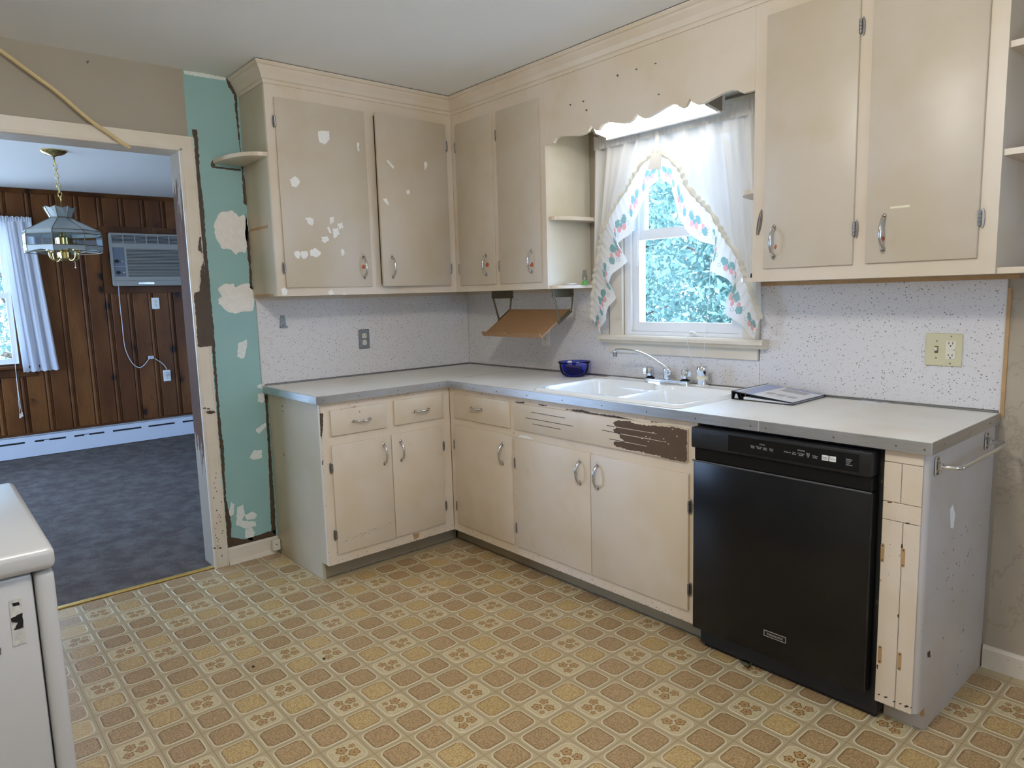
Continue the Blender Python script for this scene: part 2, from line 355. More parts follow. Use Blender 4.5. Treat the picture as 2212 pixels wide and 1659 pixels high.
# ------------------------------------------------------------------ mesh helpers
def ident(a, b, c): return (a, b, c)
class MB:
    def __init__(s): s.bm = bmesh.new(); s.uvs = None
    def _add(s, bm2, mi=0):
        vm = [s.bm.verts.new(v.co) for v in bm2.verts]
        idx = {v: i for i, v in enumerate(bm2.verts)}
        for f in bm2.faces:
            try:
                nf = s.bm.faces.new([vm[idx[v]] for v in f.verts]); nf.material_index = mi
            except ValueError: pass
        bm2.free(); return s
    def box(s, x0, x1, y0, y1, z0, z1, bev=0, mi=0, seg=1, T=None):
        b = bmesh.new()
        r = bmesh.ops.create_cube(b, size=1)
        for v in r['verts']:
            v.co = ((x0+x1)/2+v.co.x*(x1-x0), (y0+y1)/2+v.co.y*(y1-y0), (z0+z1)/2+v.co.z*(z1-z0))
        if bev: bmesh.ops.bevel(b, geom=list(b.edges), offset=bev, segments=seg, affect='EDGES', profile=.5)
        if T:
            for v in b.verts: v.co = T(*v.co)
        return s._add(b, mi)
    def grid(s, pts, closed_u=False, closed_v=False, mi=0, uv=None):
        n = len(pts); m = len(pts[0]); vs = [[s.bm.verts.new(p) for p in row] for row in pts]
        lay = s.bm.loops.layers.uv.verify() if uv else None
        for i in range(n if closed_u else n-1):
            for j in range(m if closed_v else m-1):
                i2, j2 = (i+1) % n, (j+1) % m
                try: f = s.bm.faces.new((vs[i][j], vs[i2][j], vs[i2][j2], vs[i][j2]))
                except ValueError: continue
                f.material_index = mi
                if uv:
                    for l, (a, b) in zip(f.loops, ((i, j), (i+1, j), (i+1, j+1), (i, j+1))): l[lay].uv = uv(a, b)
        return vs
    def cap(s, ring, mi=0):
        try: f = s.bm.faces.new(ring); f.material_index = mi
        except ValueError: pass
    def tube(s, path, r, seg=8, mi=0, closed=False, caps=True, flat=None):
        path = [Vector(p) for p in path]; n = len(path); rows = []; prev = None
        for i, p in enumerate(path):
            if closed: d = path[(i+1) % n]-path[i-1]
            else: d = path[min(i+1, n-1)]-path[max(i-1, 0)]
            d.normalize()
            if prev is None:
                a = Vector((0, 0, 1)) if abs(d.z) < .9 else Vector((1, 0, 0)); nrm = (a-d*a.dot(d)).normalized()
            else: nrm = (prev-d*prev.dot(d)).normalized()
            prev = nrm; bi = d.cross(nrm); rr = r[i] if isinstance(r, (list, tuple)) else r
            k = flat or 1.0
            rows.append([p+(nrm*math.cos(2*PI*j/seg)*k+bi*math.sin(2*PI*j/seg))*rr for j in range(seg)])
        vs = s.grid(rows, closed_u=closed, closed_v=True, mi=mi)
        if caps and not closed: s.cap(list(reversed(vs[0])), mi); s.cap(vs[-1], mi)
        return s
    def cyl(s, p0, p1, r0, r1=None, seg=16, mi=0):
        return s.tube([p0, p1], [r0, r0 if r1 is None else r1], seg, mi)
    def lathe(s, c, prof, seg=24, mi=0, axis='z', cap0=True, cap1=True, sx=1, sy=1):
        rows = []
        for r, h in prof:
            row = []
            for j in range(seg):
                a = 2*PI*j/seg; x, y = r*math.cos(a)*sx, r*math.sin(a)*sy
                o = {'z': (x, y, h), 'x': (h, x, y), 'y': (x, -h, y)}[axis]
                row.append(Vector(c)+Vector(o))
            rows.append(row)
        vs = s.grid(rows, closed_v=True, mi=mi)
        if cap0: s.cap(list(reversed(vs[0])), mi)
        if cap1: s.cap(vs[-1], mi)
        return s
    def prism(s, poly, d, mi=0):
        """polygon of 3D points extruded by vector d"""
        a = [s.bm.verts.new(p) for p in poly]; b = [s.bm.verts.new(Vector(p)+Vector(d)) for p in poly]
        s.cap(list(reversed(a)), mi); s.cap(b, mi)
        for i in range(len(a)):
            j = (i+1) % len(a); s.cap((a[i], a[j], b[j], b[i]), mi)
        return s
    def ball(s, c, r, mi=0, scale=(1, 1, 1), sub=2):
        b = bmesh.new(); bmesh.ops.create_icosphere(b, subdivisions=sub, radius=r)
        for v in b.verts: v.co = Vector(c)+Vector((v.co.x*scale[0], v.co.y*scale[1], v.co.z*scale[2]))
        return s._add(b, mi)
    def sweep(s, path, prof, mi=0, closed=False):
        """profile (out, z) swept round an axis-aligned xy path (list of (x, y)); 'out' is to the right of travel"""
        n = len(path); rows = []
        for i in range(n):
            p = Vector(path[i]).to_2d() if not isinstance(path[i], Vector) else path[i]
            dirs = []
            if i > 0: dirs.append((Vector(path[i])-Vector(path[i-1])).normalized())
            if i < n-1: dirs.append((Vector(path[i+1])-Vector(path[i])).normalized())
            nr = [Vector((d.y, -d.x)) for d in dirs]
            o = nr[0] if len(nr) == 1 else (nr[0]+nr[1])/(1+nr[0].dot(nr[1]))
            rows.append([Vector((p.x+o.x*q[0], p.y+o.y*q[0], q[1])) for q in prof])
        vs = s.grid(rows, closed_v=True, mi=mi); s.cap(list(reversed(vs[0])), mi); s.cap(vs[-1], mi); return s
    def build(s, name, mat, parent=None, smooth=False, origin=None, recalc=True):
        bm = s.bm
        if recalc: bmesh.ops.recalc_face_normals(bm, faces=list(bm.faces))
        xs = [v.co for v in bm.verts]
        if origin is None:
            lo = [min(c[i] for c in xs) for i in range(3)]; hi = [max(c[i] for c in xs) for i in range(3)]
            origin = Vector(((lo[0]+hi[0])/2, (lo[1]+hi[1])/2, lo[2]))
        origin = Vector(origin)
        bmesh.ops.translate(bm, verts=bm.verts, vec=-origin)
        me = bpy.data.meshes.new(name); bm.to_mesh(me); bm.free()
        for m_ in (mat if isinstance(mat, (list, tuple)) else [mat]): me.materials.append(M[m_] if isinstance(m_, str) else m_)
        if smooth is True:
            for q in me.polygons: q.use_smooth = True
        elif smooth:
            for q in me.polygons: q.use_smooth = True
            me.set_sharp_from_angle(angle=math.radians(smooth))
        o = bpy.data.objects.new(name, me); COL.objects.link(o)
        wl = Vector((0, 0, 0)); q = parent
        while q: wl += q.location; q = q.parent
        o.parent = parent; o.location = origin-wl
        return o
def box1(name, mat, parent, *a, bev=0, T=None, **k): return MB().box(*a, bev=bev, T=T).build(name, mat, parent, **k)
def tag(o, label, cat, group=None):
    o['label'] = label; o['category'] = cat
    if group: o['group'] = group
    return o
def thing(name, loc, label, cat, group=None):
    o = bpy.data.objects.new(name, None); COL.objects.link(o); o.location = loc; o.empty_display_size = .05
    return tag(o, label, cat, group)
def struct(o): o['kind'] = 'structure'; return o
def TL(face):      # cabinets on the doorway wall: a along y, b into the cabinet, c up
    return lambda a, b, c: (face-b, a, c)
def TR(face):      # cabinets on the window wall: a along x
    return lambda a, b, c: (a, -face+b, c)
def plate(mb, a0, a1, c0, c1, holes, b0, b1, T, mi=0):
    As = sorted({a0, a1, *[h[0] for h in holes], *[h[1] for h in holes]}); Cs = sorted({c0, c1, *[h[2] for h in holes], *[h[3] for h in holes]})
    As = [a for a in As if a0 <= a <= a1]; Cs = [c for c in Cs if c0 <= c <= c1]
    for i in range(len(As)-1):
        run = None
        for j in range(len(Cs)-1):
            ma, mc = (As[i]+As[i+1])/2, (Cs[j]+Cs[j+1])/2
            solid = not any(h[0] < ma < h[1] and h[2] < mc < h[3] for h in holes)
            if solid: run = (run[0], Cs[j+1]) if run else (Cs[j], Cs[j+1])
            if run and (not solid or j == len(Cs)-2):
                mb.box(As[i], As[i+1], b0, b1, run[0], run[1], T=T, mi=mi); run = None
    return mb
def ragged(poly, amp, step, seed):
    """densify a closed 2-D polygon and make its edge ragged"""
    out = []; n = len(poly); k = seed*13.7
    for i in range(n):
        p, q = Vector(poly[i]), Vector(poly[(i+1) % n]); L = (q-p).length; m = max(1, int(L/step))
        if L < 1e-9: continue
        nr = Vector((-(q-p).y, (q-p).x)).normalized()
        for j in range(m):
            c = p.lerp(q, j/m)
            h = mnoise.noise(Vector((c.x/step*.37, c.y/step*.37, k)))+.6*mnoise.noise(Vector((c.x/step*1.1, c.y/step*1.1, k+5)))
            out.append(c+nr*h*amp)
    return out
_dk = [0]
def decal(name, mat, parent, ax, val, px, amp=.006, step=.006, thick=.0009, sgn=1):
    """thin irregular film of paint / filler on the plane ax = val; outline from photo pixels"""
    _dk[0] += 1; i = 'xyz'.index(ax); jj = [k for k in range(3) if k != i]
    pts = [P(ax, val, *p) if len(p) == 2 else Vector(p) for p in px]
    p2 = ragged([(p[jj[0]], p[jj[1]]) for p in pts], amp, step, _dk[0])
    mk = []
    for p in p2:
        v = [0, 0, 0]; v[i] = val; v[jj[0]] = p.x; v[jj[1]] = p.y; mk.append(Vector(v))
    d = [0, 0, 0]; d[i] = thick*sgn
    return MB().prism(mk, d).build(name, mat, parent)
def blobpx(u, v, r, ry=None, n=9, seed=0, jit=.35):
    rd = random.Random(seed*7+int(u)*3+int(v)); ry = ry or r
    return [(u+r*math.cos(2*PI*k/n)*(1+rd.uniform(-jit, jit)), v+ry*math.sin(2*PI*k/n)*(1+rd.uniform(-jit, jit))) for k in range(n)]
def pull(parent, c, along, nrm, L=.088, proud=.026, r=.0052):
    """bowed chrome pull with two flat feet"""
    c, al, nr = Vector(c), Vector(along), Vector(nrm); mb = MB(); path = []; rr = []
    for k in range(13):
        t = k/12*2-1; h = proud*(1-abs(t)**3.2); path.append(c+al*(t*L/2)+nr*(h+.003)); rr.append(r*(1.15-.35*abs(t)) if abs(t) < .8 else r*1.25)
    mb.tube(path, rr, 8)
    for s_ in (-1, 1): mb.ball(c+al*(s_*L/2)+nr*.002, .0085, scale=[1+abs(al[i])*.5-abs(nr[i])*.65 for i in range(3)], sub=1)
    return mb.build('handle', 'chrome', parent, smooth=True)
def hinge(parent, c, nrm, h=.052, side=(0, 0, 0)):
    c, nr = Vector(c), Vector(nrm); sd = Vector(side); mb = MB()
    for k in range(4): mb.cyl(c+Vector((0, 0, -h*.36+k*h*.19))+nr*.006, c+Vector((0, 0, -h*.36+k*h*.19+h*.165))+nr*.006, .0052, seg=8)
    pts = []
    for k in range(12):
        a = 2*PI*k/12; pts.append(c+sd*(.006+.006*math.cos(a))+Vector((0, 0, h*.5*math.sin(a)))+nr*.0004)
    mb.prism(pts, nr*.002)
    return mb.build('hinge', 'steel', parent, smooth=40)

# ================================================================== STRUCTURE
ZC, ZD = 2.463, 2.412           # kitchen / dining ceiling
XE, YS = 4.7, -4.2              # kitchen extents
XD, YD0, YD1 = -4.0, -4.0, .7   # dining far wall, side walls
floor = struct(box1('floor', 'vinyl_base', None, 0, XE, YS, 0, -.06, 0))
struct(box1('floor_dining', 'carpet', None, XD, -.004, YD0, YD1, -.05, .006))
struct(box1('ceiling', 'ceil', None, -.12, XE+.12, YS-.12, .15, ZC, ZC+.1))
struct(box1('ceiling_dining', 'ceild', None, XD-.15, -.12, YD0-.12, YD1+.12, ZD, ZD+.15))
struct(box1('sun_shield_roof', 'trimpaint', None, XD-.9, XE+.9, YS-.95, .32, 2.66, 2.74))  # unseen slab with deep eaves, added to keep sun out of the rooms
Tx = lambda a, b, c: (b, a, c)      # plates in a wall x = const
Ty = lambda a, b, c: (a, b, c)      # plates in a wall y = const
DY0, DY1, DZ = -2.80, -1.706, 2.081
WX0, WX1, WZ0, WZ1 = 1.312, 1.992, 1.138, 2.12
mb = MB(); plate(mb, YS-.12, .15, 0, ZC, [(DY0, DY1, -1, DZ)], -.12, 0, Tx); wall_left = struct(mb.build('wall_left', 'wallbeige'))
mb = MB(); plate(mb, 0, XE+.12, 0, ZC, [(WX0, WX1, WZ0, WZ1)], 0, .15, Ty); wall_back = struct(mb.build('wall_back', 'wallbeige'))
mb = MB(); plate(mb, YS, 0, 0, ZC, [(-1.75, -.95, 1.15, 2.0)], XE, XE+.12, Tx); struct(mb.build('wall_right', 'ceil'))
struct(box1('wall_front', 'ceil', None, -.12, XE+.12, YS-.12, YS, 0, ZC))  # like wall_right, unseen and given a pale colour to bounce fill light
mb = MB(); plate(mb, YD0, YD1, 0, ZD, [(-3.22, -2.02, .86, 2.10)], XD-.15, XD-.02, Tx); wall_far = struct(mb.build('wall_dining_far', 'pinedark'))
mb = MB(); plate(mb, XD-.15, -.12, 0, ZD, [(-3.5, -.9, .45, 2.22)], YD0-.12, YD0, Ty); struct(mb.build('wall_dining_left', 'pinedark'))
struct(box1('wall_dining_right', 'pinedark', None, XD-.15, -.12, YD1, YD1+.12, 0, ZD))

# floor tiles: rounded vinyl pads, 300 nearest singly
def tile_mesh(name, mat):
    mb = MB(); rings = []
    for h, r, z in ((.0512, .023, .0003), (.0490, .021, .0017), (.0462, .0185, .0012)):
        ring = []
        for cx, cy, a0 in ((1, 1, 0), (-1, 1, 90), (-1, -1, 180), (1, -1, 270)):
            for k in range(4):
                a = math.radians(a0+k*30); ring.append((cx*(h-r)+r*math.cos(a), cy*(h-r)+r*math.sin(a), z))
        rings.append(ring)
    vs = mb.grid(rings, closed_v=True, mi=0); mb.cap(vs[-1], 1)
    o = mb.build(name, ['tilerim', mat], origin=(0, 0, 0)); me = o.data; bpy.data.objects.remove(o); return me
TM = [tile_mesh('tile', m) for m in ('tile_brown', 'tile_gold', 'tile_floral')]
FLO = {(0, 0), (1, 3), (2, 1), (3, 2)}; GOLD = {(1, 0), (0, 3), (3, 1), (2, 2)}
cells = []
for i in range(0, 41):
    for j in range(-36, 0):
        x, y = OX+i*TX, OY+j*TY
        if x < .0 or x > XE-.06 or y < YS+.06: continue
        if x < .57 and y > -1.36: continue
        if y > -.52 and x < 2.96: continue
        if y > -.06: continue
        k = 2 if (i % 4, j % 4) in FLO else 1 if (i % 4, j % 4) in GOLD else 0
        q = project((x, y, 0)); vis = bool(q and -60 < q[0] < 2270 and -60 < q[1] < 1720)
        if vis and q[0] < 165 and q[1] > 1315: vis = False
        cells.append((not vis, (Vector((x, y, 0))-CAM).length, x, y, k))
cells.sort()
rest = MB()
rd = random.Random(3)
for n, (nv, d, x, y, k) in enumerate(cells):
    if n < 300 and not nv:
        o = bpy.data.objects.new('tile', TM[k]); COL.objects.link(o); o.parent = floor
        o.location = Vector((x, y, 0))-floor.location; o.rotation_euler.z = rd.choice((0, PI/2, PI, 3*PI/2)) if k == 2 else 0
restk = [MB(), MB(), MB()]
def rest_tile(mb, x, y):
    rings = []
    for h, r, z in ((.0512, .023, .0003), (.0490, .021, .0017), (.0462, .0185, .0012)):
        rings.append([(x+cx*(h-r)+r*math.cos(math.radians(a0+q*45)), y+cy*(h-r)+r*math.sin(math.radians(a0+q*45)), z)
                      for cx, cy, a0 in ((1, 1, 0), (-1, 1, 90), (-1, -1, 180), (1, -1, 270)) for q in range(3)])
    vs = mb.grid(rings, closed_v=True, mi=0); mb.cap(vs[-1], 1)
restmat = tile_mat('tile_far', (.37, .25, .13), (.50, .36, .21), (.2, .12, .05))
mbr = MB(); cnt = 0
for n, (nv, d, x, y, k) in enumerate(cells):
    if not (n < 300 and not nv): rest_tile(mbr, x, y); cnt += 1
# the far pads carry no object-local pattern, so they use a flat mottled print
def far_mat():
    t = NT('tile_far_print'); p = t.pos(); n = t.noise(p, 210, 3, .6); x = t.sep(p)
    ci = t.math('FLOOR', t.math('DIVIDE', t.math('SUBTRACT', x[0], OX-TX/2), TX)); cj = t.math('FLOOR', t.math('DIVIDE', t.math('SUBTRACT', x[1], OY-TY/2), TY))
    h = t.math('FRACT', t.math('MULTIPLY', t.math('SINE', t.math('ADD', t.math('MULTIPLY', ci, 12.9), t.math('MULTIPLY', cj, 78.2))), 437.5))
    a = t.mix(t.step(n, .4, .6), (.33, .22, .115), (.47, .335, .195)); b = t.mix(t.step(n, .4, .6), (.45, .31, .13), (.60, .46, .24))
    return t.fin(t.mix(t.step(h, .62, .64), a, b), .34)
M['tile_far'] = far_mat()
ro = mbr.build('far_tiles', ['tilerim', 'tile_far'], floor); ro['kind'] = 'stuff'

# ---- doorway: jamb and casing
door = bpy.data.objects.new('door_1', None); COL.objects.link(door); door.location = (0, -2.2, 0); struct(door)
box1('jamb', 'jamb', door, -.135, .004, DY1-.0005, DY1+.018, 0, DZ+.018)
box1('jamb', 'jamb', door, -.135, .004, DY0-.018, DY0, 0, DZ+.018)
box1('head_jamb', M['trimpaint'], door, -.135, .004, DY0, DY1, DZ-.0008, DZ+.018)
def casing(name, poly, parent):
    return MB().prism([(0.0005, y, z) for y, z in poly], (.019, 0, 0)).build(name, 'trimpaint', parent)
CY0, CY1, CZ = DY0-.068, -1.636, 2.151
casing('side_casing', [(DY1, 0), (CY1, 0), (CY1, CZ), (DY1, DZ)], door)
casing('side_casing', [(CY0, 0), (DY0, 0), (DY0, DZ), (CY0, CZ)], door)
casing('head_casing', [(DY0, DZ), (DY1, DZ), (CY1, CZ), (CY0, CZ)], door)
box1('inner_bead', 'trimpaint', door, .019, .0235, DY1+.001, DY1+.012, 0, DZ+.01, bev=.002)
box1('inner_bead', 'trimpaint', door, .019, .0235, DY0, DY1+.012, DZ+.001, DZ+.012, bev=.002)
box1('outer_bead', 'trimpaint', door, .019, .023, CY1-.010, CY1-.001, 0, CZ, bev=.002)
# bare brown wood where the casing paint peeled
z4 = lambda a, b: (380+a/2.765, 640+b/2.765)
z4b = lambda a, b: (400+a/5.186, 440+b/5.186)
decal('peeled_paint', 'brown', door, 'x', .0236, [z4b(160, 980), z4b(175, 880), z4b(170, 760), z4b(205, 640), z4b(240, 900), z4b(275, 1150), z4b(300, 1480), z4b(295, 1600), z4b(140, 1600), z4b(115, 1200), z4b(95, 1000)], .004, .005)
decal('peeled_paint', 'brown', door, 'x', .0236, [z4b(160, 380), z4b(178, 370), z4b(182, 480), z4b(192, 560), z4b(180, 540), z4b(145, 520), z4b(150, 430)], .002, .004)
decal('peeled_paint', 'brown', door, 'x', .0236, [z4(180, 690), z4(205, 682), z4(240, 690), z4(210, 704), z4(190, 700)], .003, .004)
for q in ((170, 668), (195, 672), (230, 1505), (265, 1503)): decal('paint_chip', 'brown', door, 'x', .0236, blobpx(*z4(*q), 3, 1.5), .001, .003)
for k in range(26):
    yy = random.uniform(DY1+.014, CY1-.012); zz = random.uniform(.05, .50)
    decal('paint_chip', 'brown', door, 'x', .0196, [(.0196, yy+random.uniform(.001, .004)*math.cos(a), zz+random.uniform(.001, .006)*math.sin(a)) for a in (0, 1.2, 2.5, 3.7, 5)], .0005, .002)
MB().box(-.022, .006, DY0, DY1, .0022, .0085, bev=.002).build('threshold_strip', 'goldstrip', door)

# ---- teal strip of wall with old brown paint and filler
box1('teal_paint', 'teal', wall_left, .0004, .0010, -1.655, -1.10, .09, ZC-.002)
TXV = .0011
def wl(name, mat, px, **k): return decal(name, mat, wall_left, 'x', TXV, px, **k)
z3 = lambda a, b: (380+a/3.0725, 120+b/3.0725)
wl('brown_paint_edge', 'brown', [z3(105, 490), z3(140, 490), z3(150, 620), z3(160, 800), z3(185, 1000), z3(200, 1250), z3(225, 1500), z3(235, 1659), z4(225, 180), z4(240, 420), z4(262, 700), z4(285, 900), z4(298, 1200), z4(330, 1350), z4(330, 1440), z4(420, 1450), z4(540, 1410), z4(595, 1395), z4(598, 1440), z4(310, 1500), z4(200, 100), z3(170, 1200), z3(120, 560)], amp=.004, step=.006)
wl('brown_paint_edge', 'brown', [z3(335, 150), z3(360, 170), z3(405, 270), z3(412, 420), z3(432, 640), z3(465, 900), z3(480, 1000), z3(450, 980), z3(437, 760), z3(425, 640), z3(400, 420), z3(385, 260), z3(340, 190)], amp=.004, step=.006)
wl('brown_paint_edge', 'brown', [z4(528, 590), z4(545, 590), z4(565, 900), z4(592, 1300), z4(596, 1430), z4(570, 1400), z4(562, 1200), z4(550, 900), z4(535, 660)], amp=.003, step=.006)
wl('brown_paint_edge', 'brown', [z3(245, 690), z3(300, 675), z3(300, 690), z3(260, 700), z3(260, 735), z3(430, 755), z3(430, 768), z3(240, 745), z3(228, 722)], amp=.002, step=.004)
wl('brown_paint_edge', 'brown', [z3(462, 1050), z3(485, 1190), z3(505, 1500), z3(515, 1560), z3(490, 1540), z3(485, 1400), z3(462, 1200)], amp=.004, step=.006)
wl('spackle_patch', 'spackle', [z4b(400, 90), z4b(540, 80), z4b(600, 145), z4b(660, 120), z4b(695, 200), z4b(700, 300), z4b(690, 500), z4b(670, 545), z4b(600, 540), z4b(570, 575), z4b(520, 520), z4b(420, 500), z4b(350, 410), z4b(320, 260), z4b(340, 190)], amp=.005, step=.006)
wl('spackle_patch', 'spackle', [z4b(430, 900), z4b(540, 895), z4b(560, 940), z4b(640, 900), z4b(720, 890), z4b(755, 980), z4b(775, 1080), z4b(760, 1200), z4b(560, 1225), z4b(480, 1215), z4b(375, 1120), z4b(370, 1070), z4b(410, 1040), z4b(365, 960)], amp=.004, step=.006)
for poly in ([(372, 280), (420, 260), (428, 275), (410, 365), (395, 372), (365, 360)], [(490, 530), (520, 520), (522, 555), (488, 550)], [(490, 585), (525, 575), (537, 610), (520, 638), (490, 630)],
             [(478, 795), (530, 760), (540, 770), (500, 822), (480, 812)], [(440, 965), (465, 920), (515, 918), (512, 965), (460, 978)],
             [(315, 1290), (330, 1230), (348, 1240), (345, 1300), (325, 1315)], [(365, 1260), (400, 1245), (412, 1300), (395, 1340), (475, 1345), (480, 1370), (420, 1390), (360, 1365)],
             [(410, 1310), (455, 1285), (485, 1305), (470, 1330), (425, 1335)], [(412, 1395), (450, 1380), (472, 1410), (455, 1460), (415, 1445)]):
    wl('spackle_patch', 'spackle2', [z4(*q) for q in poly], amp=.004, step=.0035)
wl('spackle_patch', 'spackle2', [(396, 152), (440, 158), (488, 168), (486, 174), (440, 167), (398, 160)], amp=.003, step=.005)
decal('nail_hole', 'caddark', wall_left, 'x', .0012, blobpx(189, 134, 2.5, 3.5), .001, .003)

# ---- marbled wall right of the counter
box1('marble_paper', 'marble', wall_back, 2.951, XE, -.0012, -.0004, .08, 1.335)
box1('edge_strip', 'tanwood', wall_back, 2.9505, 2.962, -.006, -.0013, .9, 1.335)
struct(MB().prism([(2.945, 0, 0), (2.945, -.014, 0), (2.945, -.014, .07), (2.945, -.008, .082), (2.945, 0, .082)], (XE-2.945, 0, 0)).build('baseboard_back', 'trimpaint'))
mb = MB(); mb.prism([(0, CY1+.001, 0), (.014, CY1+.001, 0), (.014, CY1+.001, .078), (.006, CY1+.001, .088), (0, CY1+.001, .088)], (0, -1.366-CY1-.001, 0))
mb.prism([(.014, CY1+.001, 0), (.030, CY1+.001, 0), (.026, CY1+.001, .016), (.014, CY1+.001, .022)], (0, -1.385-CY1-.001, 0))
struct(mb.build('baseboard_left', 'trimpaint'))
struct(MB().box(0, .014, YS, CY0-.001, 0, .088).build('baseboard_left', 'trimpaint'))

# ---- crown moulding round the cabinets
U, ZB, ZF, LU = .3201, 1.3802, 2.372, 1.3967
prof = [(0, ZF), (.006, ZF), (.006, ZF+.016), (.012, ZF+.020), (.020, ZF+.040), (.034, ZF+.062), (.036, ZF+.070), (.043, ZF+.074), (.0485, ZF+.082), (.0485, ZC-.0035), (0, ZC-.0035)]
struct(MB().sweep([(.001, -LU), (U, -LU), (U, -U), (2.993, -U), (2.993, -.001)][::1], prof).build('trim_1', 'upframe'))
struct(MB().sweep([(.001, -LU-.001), (U+.002, -LU-.001), (U+.002, -U-.002), (2.994, -U-.002)], [(.030, ZC-.0034), (.0455, ZC-.0034), (.0455, ZC-.0004), (.030, ZC-.0004)]).build('trim_2', 'caddark'))

# ---- kitchen window
win = bpy.data.objects.new('window_1', None); COL.objects.link(win); win.location = (1.65, 0, WZ0); struct(win)
def wbox(name, mat, *a, bev=0): return box1(name, mat, win, *a, bev=bev)
wbox('casing', 'trimpaint', 1.228, 1.312, -.018, -.0005, WZ0-.005, 2.16, bev=.002)
wbox('casing', 'trimpaint', 1.992, 2.066, -.018, -.0005, WZ0-.005, 2.16, bev=.002)
wbox('casing', 'trimpaint', 1.3122, 1.9918, -.018, -.0005, 2.112, 2.16, bev=.002)
MB().prism([(1.190, .0, 1.138), (1.190, -.058, 1.138), (1.190, -.066, 1.130), (1.190, -.066, 1.116), (1.190, -.056, 1.110), (1.190, -.046, 1.098), (1.190, 0, 1.098)], (.92, 0, 0)).build('sill', 'trimpaint', win)
wbox('apron', 'trimpaint', 1.215, 2.062, -.016, -.0005, 1.045, 1.098, bev=.002)
for x0, x1 in ((1.312, 1.345), (1.960, 1.992)): wbox('frame', 'vinyl', x0, x1, .004, .13, WZ0, WZ1)
wbox('frame', 'vinyl', 1.345, 1.960, .004, .13, WZ1-.03, WZ1); wbox('frame', 'vinyl', 1.345, 1.960, .004, .13, WZ0, WZ0+.018)
def sash(y0, y1, z0, z1, st, rb, rt):
    s_ = MB(); plate(s_, 1.346, 1.959, z0, z1, [(1.346+st, 1.959-st, z0+rb, z1-rt)], y0, y1, Ty); o = s_.build('sash', 'vinyl', win)
    MB().box(1.346+st, 1.959-st, (y0+y1)/2-.002, (y0+y1)/2+.002, z0+rb, z1-rt).build('pane', 'glass', o)
    return o
sash(.022, .055, WZ0+.019, 1.655, .045, .045, .048)
sash(.060, .092, 1.610, WZ1-.031, .050, .045, .04)
wbox('jamb_stop', 'vinyl', 1.345, 1.352, .004, .020, WZ0+.02, WZ1-.03)
wbox('jamb_stop', 'vinyl', 1.953, 1.960, .004, .020, WZ0+.02, WZ1-.03)
# window out of view on the right-hand wall and in the dining room's left wall (daylight)
win2 = struct(bpy.data.objects.new('window_2', None)); COL.objects.link(win2); win2.location = (XE, -1.3, 1.0)
mb = MB(); plate(mb, -1.75, -.95, 1.15, 2.0, [(-1.70, -1.37, 1.20, 1.95), (-1.33, -1.0, 1.20, 1.95)], XE+.02, XE+.07, Tx); mb.build('frame', 'vinyl', win2)
fill_win3 = struct(bpy.data.objects.new('fill_window_3', None)); COL.objects.link(fill_win3); fill_win3.location = (-2.2, YD0, .85)  # unseen opening, added and enlarged to brighten the dining room
mb = MB(); plate(mb, -3.5, -.9, .45, 2.22, [(-3.44, -2.22, .51, 2.16), (-2.18, -.96, .51, 2.16)], YD0-.08, YD0-.03, Ty); mb.build('frame', 'vinyl', fill_win3)

# ================================================================== BASE CABINETS
H, ZT, FB, ZK = .914, .8795, .6188, .0879
def door_slab(name, parent, T, a0, a1, c0, c1, mat, th=.011, ang=None, b1=.004):
    o = MB().box(a0, a1, -th, b1, c0, c1, bev=.0035, T=T, seg=2).build(name, mat, parent, smooth=35)
    return o
def carcass(root, T, a0, a1, c0, c1, depth, openings, side='cabside', frame='cabframe', closed=True, ft=.018, top=True):
    f = MB(); plate(f, a0, a1, c0, c1, openings, 0, ft, T); fo = f.build('face_frame', frame, root)
    b = MB()
    b.box(a0, a0+.015, ft, depth, c0, c1, T=T); b.box(a1-.015, a1, ft, depth, c0, c1, T=T)
    b.box(a0+.015, a1-.015, ft, depth, c0, c0+.015, T=T)
    if top: b.box(a0+.015, a1-.015, ft, depth, c1-.012, c1, T=T)
    b.box(a0+.015, a1-.015, depth-.008, depth, c0+.015, c1-.012, T=T)
    bo = b.build('body', side, root); return fo, bo
def shrink(r, m=.012): return (r[0]+m, r[1]-m, r[2]+m, r[3]-m)
NL, NR = (1, 0, 0), (0, -1, 0)     # outward normals

# --- left base cabinet
T = TL(FB)
cb = thing('base_cabinet', (.31, -.99, 0), 'cream base cabinet with two drawers and two doors beside the teal wall', 'cabinet')
dr = [(-1.314, -1.012, .716, .841), (-.968, -.670, .718, .845)]
dd = [(-1.318, -.9945, .136, .672), (-.9915, -.680, .139, .675)]
carcass(cb, T, -1.364, -.6205, ZK, ZT-.0005, .60, [shrink(r) for r in dr]+[(-1.306, -.692, .150, .660)])
box1('side_panel', 'cabside', cb, .002, .5467, -1.3642, -1.350, 0, ZK)
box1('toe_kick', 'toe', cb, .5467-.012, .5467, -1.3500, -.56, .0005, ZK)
for r in dr:
    d = door_slab('drawer', cb, T, *r, 'cab'); pull(d, (FB+.011, (r[0]+r[1])/2+.01, (r[2]+r[3])/2-.005), (0, 1, 0), NL, .085, .024)
for r, s_ in zip(dd, (1, -1)):
    d = door_slab('door', cb, T, *r, 'cab'); ya = r[1]-.045 if s_ > 0 else r[0]+.05
    pull(d, (FB+.011, ya, .585), (0, 0, 1), NL, .095)
    hy = r[0]-.003 if s_ > 0 else r[1]+.003
    for hz in (.565, .235): hinge(d, (FB+.004, hy, hz), NL, .055, (0, -s_, 0))
zA = lambda a, b: (540+a/3.318, 780+b/3.318)
